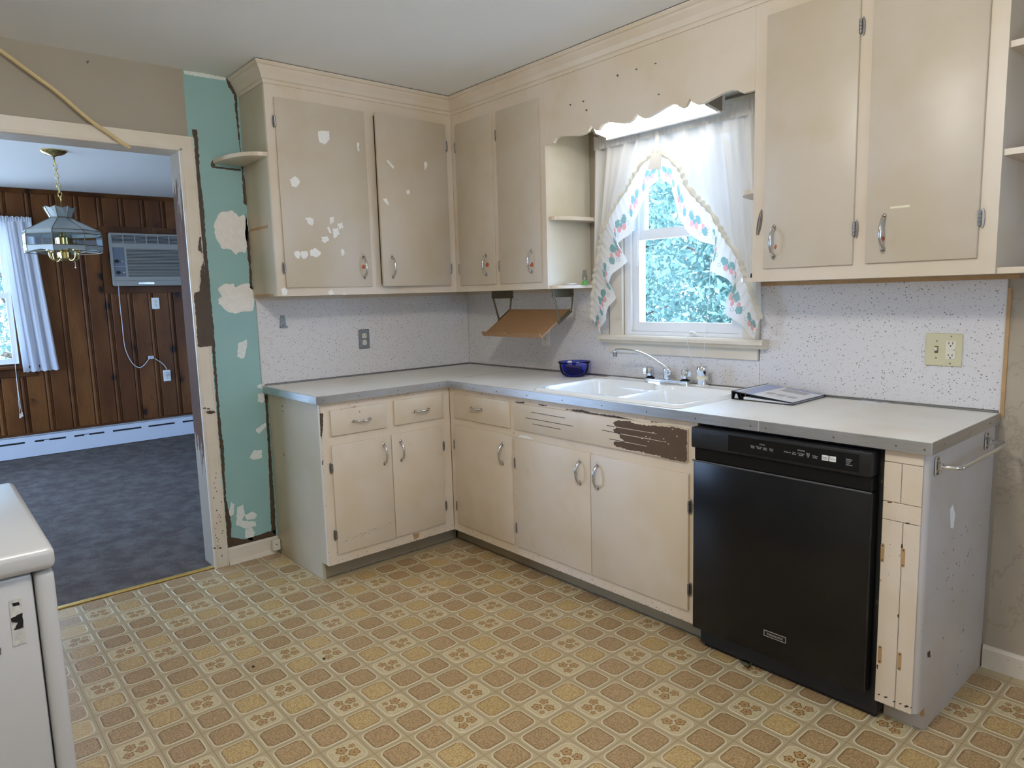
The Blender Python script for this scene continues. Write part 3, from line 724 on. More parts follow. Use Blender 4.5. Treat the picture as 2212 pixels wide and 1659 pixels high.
def chips(parent, ax, val, polys, mat='brown', sgn=1, amp=.0015, step=.003, zf=zA):
    for k, p in enumerate(polys): decal('paint_chip', mat, parent, ax, val, [zf(*q) for q in p], amp, step, .0006, sgn)
chips(cb, 'x', FB+.0003, [[(500, 375), (525, 375), (522, 480), (515, 545), (505, 540)], [(517, 715), (525, 712), (525, 745), (518, 745)]])
chips(cb, 'x', FB+.0117, [[(720, 333), (760, 320), (752, 332)], [(775, 360), (790, 352), (788, 372)], [(640, 348), (660, 340), (655, 350)]], 'tanwood')
rc = random.Random(21)
def chipstuff(parent, T, spots, mat='brown', b=-.0003, name='paint_chips'):
    mb = MB()
    for a, c, ra, rc_ in spots:
        n_ = rc.randint(5, 7); pts = [T(a+ra*math.cos(2*PI*k/n_)*rc.uniform(.5, 1.3), b, c+rc_*math.sin(2*PI*k/n_)*rc.uniform(.5, 1.3)) for k in range(n_)]
        d = Vector(T(0, b-.0004, 0))-Vector(T(0, b, 0)); mb.prism(pts, d)
    o = mb.build(name, mat, parent); o['kind'] = 'stuff'; return o
def edge_chips(a0, a1, c0, c1, n, big=1.0):
    return [(rc.uniform(a0, a1), c0+(c1-c0)*rc.random()**2, rc.uniform(.0008, .0035)*big, rc.uniform(.0006, .0022)*big) for _ in range(n)]
chipstuff(cb, T, [(-1.285+.29*k/46+rc.uniform(-.004, .004), .195+.030*k/46+rc.gauss(0, .004), rc.uniform(.001, .005), rc.uniform(.0004, .0012)) for k in range(46)], 'caddark', -.0115, 'scuff_marks')
chipstuff(cb, T, edge_chips(-1.355, -.63, ZK+.001, ZK+.030, 46)+edge_chips(-1.355, -.63, .872, .848, 34)+[(-1.360, rc.uniform(.1, .86), .0012, rc.uniform(.001, .006)) for _ in range(16)])
chips(cb, 'x', FB+.0003, [[(1165, 1240), (1215, 1230), (1210, 1265), (1180, 1280)]], 'tanwood')
chips(cb, 'y', -1.3644, [[(230, 318), (236, 318), (236, 328), (230, 328)], [(230, 355), (237, 355), (237, 362), (231, 362)], [(233, 655), (250, 675), (248, 682)]], 'caddark', -1, .0004, .002)

# --- drawer base on the window wall
T = TR(FB)
cb2 = thing('base_cabinet', (.88, -.31, 0), 'cream base cabinet with one drawer over one door in the corner', 'cabinet')
dr = [(.668, 1.118, .718, .848)]; dd = [(.665, 1.129, .137, .680)]
carcass(cb2, T, .6205, 1.1430, ZK, ZT-.0005, .60, [shrink(r) for r in dr+dd])
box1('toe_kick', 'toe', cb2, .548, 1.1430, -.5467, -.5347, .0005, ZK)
d = door_slab('drawer', cb2, T, *dr[0], 'cab'); pull(d, (.868, -FB-.011, .787), (1, 0, 0), NR, .085, .024)
d = door_slab('door', cb2, T, *dd[0], 'cab'); pull(d, (1.066, -FB-.011, .585), (0, 0, 1), NR, .095)
for hz in (.57, .23): hinge(d, (.662, -FB-.004, hz), NR, .055, (-1, 0, 0))
chipstuff(cb2, T, edge_chips(.63, 1.135, ZK+.001, ZK+.030, 30)+edge_chips(.63, 1.135, .874, .852, 30)+[(1.137, rc.uniform(.1, .86), .001, rc.uniform(.001, .005)) for _ in range(14)])
# --- sink base
sb = thing('sink_base_cabinet', (1.65, -.31, 0), 'wide cream sink cabinet with slotted peeling panel above two doors', 'cabinet')
pn = (1.161, 2.135, .718, .846); dd = [(1.155, 1.6435, .136, .678), (1.6465, 2.140, .137, .675)]
carcass(sb, T, 1.1435, 2.1735, ZK, ZT-.0005, .60, [(1.17, 2.128, .150, .664)], top=False)
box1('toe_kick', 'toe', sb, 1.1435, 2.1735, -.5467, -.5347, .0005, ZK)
panel = door_slab('false_drawer_panel', sb, T, *pn, 'cab')
zB = lambda a, b: (1060+a/3.318, 840+b/3.318)
FY = -FB-.0112
for a, b in (((290, 167), (532, 209)), ((250, 207), (590, 268)), ((300, 251), (500, 290)), ((832, 262), (1195, 325)), ((795, 295), (1258, 384)), ((852, 358), (1125, 415))):
    p, q = P('y', FY, *zB(*a)), P('y', FY, *zB(*b))
    MB().prism([p+Vector((0, 0, .0012)), q+Vector((0, 0, .0012)), q-Vector((0, 0, .0012)), p-Vector((0, 0, .0012))], (0, -.0006, 0)).build('vent_slot', 'black', panel)
decal('peeled_paint', 'brownp', panel, 'y', FY, [zB(*q) for q in [(870, 240), (915, 228), (1000, 232), (1010, 245), (1130, 262), (1250, 268), (1400, 292), (1408, 300), (1405, 520), (1395, 528), (1270, 500), (1180, 475), (1080, 455), (900, 415), (880, 395), (885, 375), (965, 380), (930, 355), (925, 325), (890, 315), (880, 290), (900, 275)]], .004, .005, .0004, -1)
for a, b in (((890, 272), (1190, 322)), ((930, 322), (1255, 382)), ((960, 380), (1120, 412))):
    p, q = P('y', FY-.0005, *zB(*a)), P('y', FY-.0005, *zB(*b))
    MB().prism([p+Vector((0, 0, .0012)), q+Vector((0, 0, .0008)), q-Vector((0, 0, .0008)), p-Vector((0, 0, .0014))], (0, -.0003, 0)).build('paint_ridge', 'cab', panel)
for k in range(14):
    a, b = random.uniform(1080, 1390), random.uniform(285, 500); decal('paint_fleck', 'cab', panel, 'y', FY-.0005, blobpx(*zB(a, b), 1.6, 1.0), .0006, .002, .0003, -1)
chips(sb, 'y', -FB-.0003, [[(175, 92), (250, 95), (235, 104), (180, 98)], [(340, 110), (408, 118), (400, 126), (345, 118)], [(530, 145), (650, 150), (720, 172), (860, 190), (960, 205), (1030, 225), (900, 208), (720, 182), (560, 152)], [(1150, 230), (1210, 240), (1150, 242)], [(1270, 265), (1390, 280), (1380, 284)]], 'brown', -1, .003, .004, zB)
for r, s_ in zip(dd, (-1, 1)):
    d = door_slab('door', sb, T, *r, 'cab'); xa = r[1]-.058 if s_ < 0 else r[0]+.042
    pull(d, (xa, -FB-.011, .585), (0, 0, 1), NR, .098)
    hx = r[0]-.003 if s_ < 0 else r[1]+.003
    for hz in (.55, .225): hinge(d, (hx, -FB-.004, hz), NR, .058, (s_, 0, 0))
decal('filler_patch', 'spackcab', sb, 'y', -FB-.0003, [zB(*q) for q in [(195, 345), (215, 330), (270, 340), (305, 362), (250, 355)]], .001, .004, .0006, -1)
decal('paint_chip', 'tanwood', sb, 'y', -FB-.0003, [(1497, 1328), (1503, 1322), (1504, 1352), (1498, 1352)], .001, .003, .0006, -1)
chipstuff(sb, T, edge_chips(1.15, 2.165, ZK+.001, ZK+.034, 60)+edge_chips(1.15, 2.165, .874, .852, 40)+[(2.165, rc.uniform(.1, .86), .0012, rc.uniform(.001, .006)) for _ in range(16)])
# --- end filler cabinet
ec = thing('end_cabinet', (2.88, -.31, 0), 'narrow cream end cabinet with old hinge marks right of the dishwasher', 'cabinet')
XE0, XE1 = 2.822, 2.9398
b = MB()
pts = [(XE0, -FB), (XE1-.024, -FB)]+[(XE1-.024+.024*math.sin(a), -FB+.024-.024*math.cos(a)) for a in [k*PI/12 for k in range(1, 7)]]+[(XE1, -.003), (XE0, -.003)]
b.prism([(x, y, .079) for x, y in pts], (0, 0, ZT-.0005-.079)); b.build('body', ['endshade'], ec, smooth=30)
box1('toe_kick', 'endshade', ec, XE0, XE1, -.5467, -.003, .0005, .079)
for nm, x0, x1, z0, z1 in (('top_rail', XE0, 2.926, .8395, ZT-.002), ('panel_board', XE0, 2.8695, .7195, .8375), ('panel_board', 2.8715, 2.926, .7195, .8375), ('middle_rail', XE0, 2.926, .6635, .7175), ('panel_board', XE0, 2.879, .0785, .6615), ('panel_board', 2.881, 2.926, .0785, .6615)):
    MB().box(x0, x1, -FB-.0042, -FB-.0002, z0, z1, bev=.0012).build(nm, 'cabframe', ec)
for x, z0, z1 in ((2.827, .528, .586), (2.8845, .528, .586), (2.832, .205, .262), (2.888, .205, .262)):
    pts = [(x+.0055*math.cos(a), -FB-.0043, (z0+z1)/2+((z1-z0)/2-.005)*(1 if math.sin(a) > 0 else -1)+.0055*math.sin(a)) for a in [k*PI/8 for k in range(16)]]
    MB().prism(pts, (0, -.0006, 0)).build('hinge_mark', 'tanwood', ec)
    for zz in (z0+.006, z1-.006): MB().cyl((x, -FB-.0049, zz), (x, -FB-.0056, zz), .0026, seg=8).build('screw_hole', 'brown', ec)
for k in range(34):
    yy, zz = random.gauss(-.30, .11), random.uniform(.06, .62)
    decal('paint_chip', 'caddark', ec, 'x', XE1+.0002, [(0, yy+random.uniform(.001, .0035)*math.cos(a), zz+random.uniform(.001, .006)*math.sin(a)) for a in (0, 1.3, 2.6, 3.9, 5.1)], .0003, .002, .0004)
decal('paint_chip', 'brown', ec, 'x', XE1+.0002, [(2003, 1410), (2009, 1405), (2010, 1420), (2004, 1420)], .001, .003, .0004)
decal('filler_patch', 'spackcab', ec, 'x', XE1+.0002, [(2052, 1100), (2058, 1090), (2063, 1110), (2060, 1142), (2053, 1140)], .001, .004, .0004)
for u_, v_, a_, b_ in ((1899, 1500, 3, 1.8), (1913, 1506, 4, 2), (1931, 1515, 4, 1.6), (1945, 1520, 3, 1.5), (1958, 1526, 5, 2), (1968, 1529, 2.5, 1.4), (1895, 1440, 2, 5), (1894, 1300, 2, 6), (1905, 1040, 2, 4), (1948, 1180, 2, 5), (1940, 1330, 1.5, 4), (1922, 1085, 5, 1.5), (1960, 1130, 5, 1.3)):
    decal('paint_chip', 'brown', ec, 'y', -FB-.0043, blobpx(u_, v_, a_, b_), .0012, .002, .0004, -1)
decal('peeled_paint', 'tanwood', ec, 'y', -.5467, [(1985, 1535), (1996, 1528), (1997, 1545), (1990, 1548)], .002, .004, .0008, -1)

# ================================================================== COUNTERTOP
D, L1, L2 = .6440, 1.3851, 2.9508
SX0, SX1, SY0, SY1 = 1.275, 2.073, -.595, -.075
ct = thing('countertop', (1.4, -.4, ZT), 'speckled cream L-shaped countertop with metal edging', 'countertop')
mb = MB(); ID = lambda a, b, c: (a, c, b)
plate(mb, .003, L2, -L1, -.003, [(D, L2+1, -9, -D), (SX0, SX1, SY0, SY1)], ZT, H, ID)
mb.build('worktop', 'counter', ct)
def edging(name, x0, x1, y0, y1): MB().box(x0, x1, y0, y1, ZT-.0015, H+.0012, bev=.0012).build(name, 'edge', ct)
edging('metal_edging', .004, D+.0015, -L1-.0025, -L1+.0015); edging('metal_edging', D-.001, D+.0025, -L1-.0025, -D+.001)
edging('metal_edging', D+.0026, 2.428, -D-.0025, -D+.001); edging('metal_edging', 2.4295, L2+.0025, -D-.0025, -D+.001); edging('metal_edging', L2-.001, L2+.0025, -D+.0011, -.004)
MB().box(D-.0005, D+.0035, -L1-.0035, -L1+.055, ZT-.001, H+.0016, bev=.0015).build('corner_cap', 'edge', ct)
scr = [(D+.0025, y, .896, NL) for y in (-1.355, -1.17, -.95, -.70)]+[(x, -D-.0025, .894, NR) for x in (.68, .87, 1.05, 1.27, 1.50, 1.73, 1.96, 2.18, 2.40, 2.455, 2.68, 2.86, 2.935)]+[(L2+.0025, y, .896, (1, 0, 0)) for y in (-.55, -.32, -.12)]
for x, y, z, n in scr:
    p = Vector((x, y, z)); MB().cyl(p, p+Vector(n)*.0016, .0032, .002, seg=8).build('screw', 'bracket', ct)
MB().box(.583, .5845, -.52, -.02, H, H+.0003).build('seam', 'caddark', ct)
for a in ((.004, .010, -L1+.01, -.006), (.010, L2-.004, -.010, -.004)): MB().box(*a, H, H+.009, bev=.002).build('cove_strip', 'steel', ct)

# backsplash
def splash(x0, x1, y0, y1, z0, z1, lab): return tag(box1('backsplash', 'splash', None, x0, x1, y0, y1, z0, z1), lab, 'backsplash')
ZS = 1.3635
splash(.0004, .0036, -L1+.004, -.0006, H+.0006, ZS, 'white speckled backsplash panel on wall with silver outlet')
splash(.0037, 1.2115, -.0036, -.0004, H+.0006, ZS, 'white speckled backsplash panel behind hanging wooden cookbook holder')
splash(1.2120, 2.0655, -.0036, -.0004, H+.0006, 1.0445, 'white speckled backsplash panel below window sill behind the faucet')
splash(2.0670, 2.9480, -.0036, -.0004, H+.0006, ZS, 'white speckled backsplash panel right of the window with ivory switch plate')
struct(box1('trim_3', 'corner', None, .0004, .006, -L1-.003, -L1+.004, H+.001, ZS))
struct(box1('trim_4', 'corner', None, .0036, .009, -.009, -.0036, H+.010, ZS))
struct(box1('trim_5', 'corner', None, 2.9480, 2.9503, -.006, -.0004, H+.001, ZS))
struct(box1('trim_6', 'upframe', None, .0004, .012, -1.392, -.013, ZS+.0003, ZB-.0006))
struct(box1('trim_7', 'upframe', None, .0004, 1.18, -.012, -.0004, ZS+.0003, ZB-.0006))
struct(box1('trim_8', 'tanwood', None, 2.0675, 2.985, -.020, -.0004, ZS+.0003, ZB-.0006))

# ================================================================== UPPER CABINETS
def qshelf(parent, cx, cy, z, rx, ry, sx, sy, th=.018, flat=.0, mat='upframe', pw=2.2):
    """quarter-round shelf with its square corner at (cx, cy)"""
    pts = [(cx, cy, z)]
    for k in range(13):
        a = k*PI/24; pts.append((cx+sx*rx*max(0, math.cos(a))**(2/pw), cy+sy*ry*max(0, math.sin(a))**(2/pw), z))
    return MB().prism(pts, (0, 0, th)).build('shelf', mat, parent)
T = TL(U); ZUT = ZF+.012
ul = thing('upper_cabinet', (.16, -.86, ZB), 'beige upper cabinet with filler-spotted door and one door ajar', 'cabinet')
ud = [(-1.355, -.880, 1.420, 2.314), (-.834, -.370, 1.420, 2.314)]
carcass(ul, T, -LU, -U-.0005, ZB, ZUT, .317, [shrink(r) for r in ud], 'cabside', 'upframe')
d1 = door_slab('door', ul, T, *ud[0], 'upper')
pull(d1, (U+.011, -.928, 1.522), (0, 0, 1), NL, .105)
for hz in (2.20, 1.515): hinge(d1, (U+.004, -1.357, hz), NL, .06, (0, -1, 0))
# second door ajar: hinged on its right edge
ang = math.radians(3.4); hy = ud[1][1]
def Tajar(a, b, c):
    da = a-hy; return (U-b*math.cos(ang)-da*math.sin(ang), hy+da*math.cos(ang)-b*math.sin(ang)*1, c)
d2 = MB().box(ud[1][0], ud[1][1], -.015, .001, 1.420, 2.314, bev=.0035, T=lambda a, b, c: Tajar(a, b, c), seg=2).build('door', 'upper', ul, smooth=35)
pc = Vector(Tajar(-.775, -.015, 1.522)); pull(d2, pc, (0, 0, 1), (math.cos(ang), math.sin(ang), 0), .105)
for hz in (2.20, 1.515): hinge(d2, (U+.005, -.366, hz), NL, .06, (0, 1, 0))
zc3 = lambda a, b: (380+a/3.0725, 120+b/3.0725)
for poly in ([(942, 505), (970, 498), (1015, 503), (1018, 560), (985, 592), (950, 570)], [(755, 825), (790, 798), (815, 820), (822, 845), (800, 875), (768, 865)],
             [(860, 1080), (885, 1070), (912, 1085), (908, 1130), (880, 1120)], [(1020, 1080), (1045, 1070), (1050, 1100), (1025, 1118)],
             [(1000, 1140), (1015, 1135), (1035, 1175), (1020, 1178)], [(1040, 1150), (1075, 1145), (1085, 1180), (1050, 1215)], [(1070, 1115), (1105, 1105), (1110, 1140), (1085, 1155)],
             [(965, 1205), (1000, 1200), (1020, 1220), (990, 1245), (968, 1232)], [(788, 1300), (815, 1295), (830, 1320), (815, 1345), (788, 1335)], [(830, 1300), (875, 1300), (882, 1330), (850, 1352), (828, 1335)],
             [(888, 1295), (925, 1278), (962, 1310), (940, 1340), (895, 1330)], [(1090, 1290), (1110, 1285), (1122, 1310), (1105, 1330)], [(1200, 580), (1215, 578), (1215, 640), (1203, 620)]):
    decal('filler_patch', 'spackcab', d1, 'x', U+.0113, [zc3(*q) for q in poly], .0045, .0035, .0008)
for poly in ([(700, 1550), (720, 1540), (742, 1565), (735, 1590), (705, 1592)], [(1010, 1570), (1030, 1552), (1050, 1580), (1020, 1592)], [(1095, 1580), (1130, 1578), (1125, 1590)]):
    decal('filler_patch', 'spackcab', ul, 'x', U+.0003, [zc3(*q) for q in poly], .002, .004, .0008)
zc5 = lambda a, b: (780+a/3.456, 180+b/3.456)
for poly in ([(335, 800), (355, 795), (365, 815), (345, 832), (335, 818)], [(152, 868), (180, 860), (200, 912), (185, 905)], [(180, 580), (192, 575), (240, 625), (232, 640)], [(472, 590), (490, 582), (500, 610), (478, 650)]):
    MB().prism([Vector(Tajar(P('x', U+.03, *zc5(*q)).y, -.0153, P('x', U+.03, *zc5(*q)).z)) for q in poly], Vector((math.cos(ang), math.sin(ang), 0))*.0006).build('filler_patch', 'spackcab', d2)
def rustdot(parent, ax, val, u, v, r=5, sgn=1): decal('rust_stain', 'rust', parent, ax, val, blobpx(u, v, r*.7, r), .003, .003, .0004, sgn)
rustdot(d1, 'x', U+.0113, 786, 576, 5)
qshelf(ul, .002, -LU-.0003, 2.040, .312, .150, 1, -1)
# marks of two shelves that were taken off
for z0, z1, x1 in ((1.712, 1.726, .255), (1.3815, 1.394, .27)):
    MB().box(.022, x1, -LU-.0006, -LU-.0001, z0, z1).build('bare_wood_mark', 'tanwood', ul)

T = TR(U)
um = thing('upper_cabinet', (.70, -.16, ZB), 'beige corner upper cabinet with two narrow doors and rounded niche shelves', 'cabinet')
ud = [(.366, .687, 1.416, 2.312), (.7255, 1.050, 1.416, 2.309)]
carcass(um, T, U+.0005, 1.087, ZB, ZUT, .317, [shrink(r) for r in ud], 'niche', 'upframe')
for r, n in zip(ud, (0, 1)):
    d = door_slab('door', um, T, *r, 'upper')
    pull(d, (r[1]-.066 if n else r[1]-.070, -U-.011, 1.522), (0, 0, 1), NR, .105); rustdot(d, 'y', -U-.0113, 1148+1 if n else 1052, 572, 5, -1)
    for hz in (2.19, 1.51): hinge(d, (r[0]-.002, -U-.004, hz), NR, .06, (-1, 0, 0))
qshelf(um, 1.0873, -.001, 1.718, .086, .303, 1, -1, mat='upframe', pw=2.6); qshelf(um, 1.0873, -.001, ZB, .086, .306, 1, -1, .016, mat='upframe', pw=2.6)
ur = thing('upper_cabinet', (2.6, -.16, ZB), 'beige upper cabinet with two tall doors right of the window', 'cabinet')
ud = [(2.256, 2.582, 1.427, 2.322), (2.622, 2.946, 1.428, 2.322)]
carcass(ur, T, 2.207, 2.993, ZB, ZUT, .317, [shrink(r) for r in ud], 'upframe', 'upframe')
for r, hl in zip(ud, (2.287, 2.668)):
    d = door_slab('door', ur, T, *r, 'upper'); pull(d, (hl+.012, -U-.011, 1.522), (0, 0, 1), NR, .105); rustdot(d, 'y', -U-.0113, 1675 if hl < 2.4 else 1907, 533 if hl < 2.4 else 515, 5, -1)
    for hz in (2.19, 1.545): hinge(d, (r[1]+.002, -U-.004, hz), NR, .06, (1, 0, 0))
qshelf(ur, 2.2067, -.001, 1.712, .126, .30, -1, -1, pw=2.6); qshelf(ur, 2.2067, -.001, ZB, .126, .30, -1, -1, .016, pw=2.6)
for z in (2.018, 1.720, ZB): qshelf(ur, 2.9934, -.001, z, .30, .306, 1, -1, pw=3.2)
decal('tape_mark', 'sprayband', ur, 'y', -U-.0113, [(1923, 447), (1965, 442), (1965, 447), (1923, 451)], .0003, .01, .0003, -1)
# wooden scalloped valance
zv = lambda u, v: (P('y', -U, u, v).x, P('y', -U, u, v).z)
prof = []
half = .373
def scallop(x):       # three repeats of a cyma scallop
    t = ((x-1.087)/1.12)
    return t
knots = [(1.0875, 2.080), (1.140, 2.080), (1.150, 2.100), (1.165, 2.112), (1.185, 2.117), (1.22, 2.113), (1.27, 2.102), (1.315, 2.093), (1.345, 2.094), (1.37, 2.104), (1.385, 2.122), (1.393, 2.132),
         (1.402, 2.112), (1.42, 2.098), (1.437, 2.098), (1.447, 2.110), (1.462, 2.122), (1.485, 2.125), (1.53, 2.112), (1.575, 2.098), (1.605, 2.094), (1.63, 2.102), (1.648, 2.120), (1.657, 2.132),
         (1.666, 2.112), (1.690, 2.096), (1.715, 2.094), (1.76, 2.106), (1.80, 2.120), (1.829, 2.126), (1.855, 2.122), (1.872, 2.106), (1.886, 2.096), (1.903, 2.100), (1.915, 2.118), (1.923, 2.132),
         (1.932, 2.112), (1.955, 2.095), (1.985, 2.093), (2.03, 2.104), (2.075, 2.116), (2.11, 2.117), (2.135, 2.110), (2.150, 2.095), (2.156, 2.080), (2.2065, 2.080)]
kk = []
for i in range(len(knots)-1):      # smooth the outline
    for s_ in (0, .5): kk.append((knots[i][0]*(1-s_)+knots[i+1][0]*s_, knots[i][1]*(1-s_)+knots[i+1][1]*s_))
kk.append(knots[-1])
DZV = -.022
poly = [(x, -U, (2.0815+(z-2.093)*.86 if 1.14 < x < 2.152 else z)) for x, z in kk]+[(2.2065, -U, ZUT), (1.0875, -U, ZUT)]
va = MB().prism(poly, (0, .018, 0)).build('window_valance', 'upframe'); tag(va, 'scalloped cream wooden valance board over the kitchen window', 'valance')
for q in ((1334, 163), (1375, 150), (1416, 137), (1232, 226), (1260, 219), (1267, 238), (1423, 204)): decal('nail_hole', 'caddark', va, 'y', -U-.0003, blobpx(*q, 2.2, 2.2), .0006, .002, .0005, -1)
so_ = tag(box1('soffit_board', 'niche', None, 1.0880, 2.2060, -U+.020, -.001, 2.175, 2.187), 'painted soffit board behind the scalloped valance', 'soffit')
decal('bare_wood_hole', 'brown', so_, 'z', 2.1749, [(1.99, -.24, 0), (2.05, -.24, 0), (2.05, -.17, 0), (1.99, -.17, 0)], .002, .01, .0006, -1)

# ---- fluorescent fixture under the soffit
fx = thing('fluorescent_light', (1.62, -.17, 2.085), 'lit white fluorescent fixture behind the scalloped valance', 'light')
box1('housing', 'vinyl', fx, 1.315, 1.935, -.125, -.085, 2.094, 2.1745, bev=.002)
box1('back_rail', 'vinyl', fx, 1.312, 1.938, -.130, -.112, 2.083, 2.094, bev=.002)
MB().prism([(1.318, -.126, 2.096), (1.318, -.205, 2.108), (1.318, -.218, 2.125), (1.318, -.212, 2.168), (1.318, -.126, 2.172)], (.600, 0, 0)).build('lens', 'tube', fx)
for x0, x1 in ((1.306, 1.3178), (1.9185, 1.938)): MB().prism([(x0, -.112, 2.090), (x0, -.208, 2.104), (x0, -.222, 2.125), (x0, -.216, 2.172), (x0, -.112, 2.1745)], (x1-x0, 0, 0)).build('end_cap', 'acgrey', fx)

# ---- kitchen ceiling lamp (out of frame, lights the room)
LX, LY, LZ = 2.68, -2.28, 2.285
lp = thing('ceiling_lamp', (LX, LY, LZ-.12), 'round white globe ceiling lamp in the middle of the kitchen', 'lamp')
MB().lathe((LX, LY, 0), [(.075, ZC-.0005), (.075, ZC-.012), (.06, ZC-.022), (.030, ZC-.030), (.030, LZ+.118)], 28).build('canopy', 'white_plastic', lp, smooth=35)
MB().ball((LX, LY, LZ), .14, scale=(1, 1, .82), sub=3).build('glass_globe', 'lamp', lp, smooth=True)

# ================================================================== SINK
def sink():
    x0, x1, y0, y1 = 1.255, 2.093, -.615, -.055
    def sd(x, y, bx0, bx1, by0, by1, r):
        dx = abs(x-(bx0+bx1)/2)-(bx1-bx0)/2+r; dy = abs(y-(by0+by1)/2)-(by1-by0)/2+r
        return math.hypot(max(dx, 0), max(dy, 0))+min(max(dx, dy), 0)-r
    def ss(t): t = max(0, min(1, t)); return t*t*(3-2*t)
    def zz(x, y):
        e = -sd(x, y, x0, x1, y0, y1, .045)
        z = H+.0005+.013*ss(e/.014)-.003*ss((e-.014)/.02)
        dep = 0
        for bx0, bx1, d_ in ((1.285, 1.662, .185), (1.686, 2.063, .185)):
            q = -sd(x, y, bx0, bx1, -.578, -.150, .075)
            dep = max(dep, d_*(1-(1-min(1, max(0, q/.062)))**2.6) if q > 0 else 0)
        if -.56 < y < -.17 and 1.655 < x < 1.693: dep = max(dep, .018*ss(min(y+.56, -.17-y)/.03))
        return z-dep
    nx, ny = 150, 100; mb = MB()
    rows = [[(x0+(x1-x0)*i/nx, y0+(y1-y0)*j/ny, zz(x0+(x1-x0)*i/nx, y0+(y1-y0)*j/ny)) for j in range(ny+1)] for i in range(nx+1)]
    # pull the outer corners in to a rounded rim
    def rnd(p):
        cx = min(max(p[0], x0+.045), x1-.045); cy = min(max(p[1], y0+.045), y1-.045); d = math.hypot(p[0]-cx, p[1]-cy)
        if d > .045: return (cx+(p[0]-cx)*.045/d, cy+(p[1]-cy)*.045/d, H+.0008)
        return p
    mb.grid([[rnd(p) for p in r] for r in rows])
    s_ = thing('kitchen_sink', (1.674, -.335, H), 'white enamel double-bowl drop-in kitchen sink under the window', 'sink')
    mb.build('basin', 'enamel', s_, smooth=True)
    for cx in (1.474, 1.875): MB().lathe((cx, -.36, 0), [(.038, .7417), (.036, .7432), (.028, .7428), (.020, .7405)], 20).build('drain', 'steel', s_, smooth=True)
sink()

# ---- faucet
fa = thing('faucet', (1.65, -.095, .926), 'chrome two-handle kitchen faucet with long arched spout', 'faucet')
ZS0 = .9252
pts = []
for k in range(24):
    a = 2*PI*k/24; pts.append((1.648+(.100 if math.cos(a) >= 0 else -.100)+.026*math.cos(a), -.095+.026*math.sin(a), ZS0))
mb = MB(); mb.prism(pts, (0, 0, .010)); mb.prism([((p[0]-1.648)*.95+1.648, (p[1]+.095)*.85-.095, ZS0+.010) for p in pts], (0, 0, .006)); mb.build('base_plate', 'chromes', fa, smooth=35)
for s_, x in ((-1, 1.548), (1, 1.748)):
    mb = MB(); mb.lathe((x, -.095, ZS0+.016), [(.022, 0), (.022, .004), (.013, .008), (.013, .014)], 16)
    h = mb.build('valve', 'dwmat', fa, smooth=40)
    mb = MB(); rows = []
    for zz_, r in ((.012, .0185), (.030, .0185), (.046, .0175), (.052, .0155), (.054, .008)):
        rows.append([(x+r*(1+.06*math.cos(8*2*PI*k/32))*math.cos(2*PI*k/32), -.095+r*(1+.06*math.cos(8*2*PI*k/32))*math.sin(2*PI*k/32), ZS0+.016+zz_) for k in range(32)])
    vs = mb.grid(rows, closed_v=True); mb.cap(vs[-1]); mb.cap(list(reversed(vs[0])))
    mb.box(x+s_*.014, x+s_*.034, -.100, -.090, ZS0+.036, ZS0+.062, bev=.003)
    mb.build('handle', 'chromes', fa, smooth=40)
mb = MB(); mb.lathe((1.648, -.095, ZS0+.012), [(.021, 0), (.021, .004), (.017, .008), (.017, .040), (.019, .044), (.0185, .054), (.014, .062), (.006, .067)], 20); mb.build('spout_post', 'chromes', fa, smooth=40)
sp = [P('y', -.112, 1448, 803), P('y', -.122, 1425, 785), P('y', -.135, 1402, 770.5), P('y', -.150, 1378, 760.5), P('y', -.165, 1355, 756), P('y', -.175, 1336, 755.5), P('y', -.18, 1330, 757.5), P('y', -.181, 1328.5, 763)]
def smooth_path(p, n=4):
    out = []
    for i in range(len(p)-1):
        a, b, c, d = p[max(i-1, 0)], p[i], p[i+1], p[min(i+2, len(p)-1)]
        for k in range(n):
            t = k/n; out.append(.5*((2*b)+(c-a)*t+(2*a-5*b+4*c-d)*t*t+(3*b-a-3*c+d)*t**3))
    return out+[p[-1]]
sp = [Vector((1.648, -.100, ZS0+.030))]+sp
MB().tube(smooth_path(sp), .0078, 10).build('spout', 'chromes', fa, smooth=True)
e = sp[-1]; MB().lathe((e.x, e.y, e.z), [(.010, .006), (.0115, 0), (.0115, -.006), (.0095, -.007), (.0105, -.016)], 14).build('aerator', 'steel', fa, smooth=30)
# ---- sprayer knob
sy = thing('sink_sprayer', (1.838, -.093, .9245), 'chrome sprayer head with tan tape band beside the faucet', 'sprayer')
c = (1.838, -.093, ZS0)
MB().lathe(c, [(.030, 0), (.030, .003), (.025, .006)], 20).build('flange', 'white_plastic', sy, smooth=30)
MB().lathe(c, [(.0215, .0062), (.0225, .030), (.0235, .046)], 20).build('lower_body', 'chromes', sy, smooth=30)
MB().lathe(c, [(.0245, .0300), (.0250, .046)], 20).build('tape_band', 'sprayband', sy, smooth=30)
MB().lathe(c, [(.0235, .0462), (.0252, .070), (.0255, .082), (.023, .089), (.012, .092)], 20).build('head', 'chromes', sy, smooth=30)

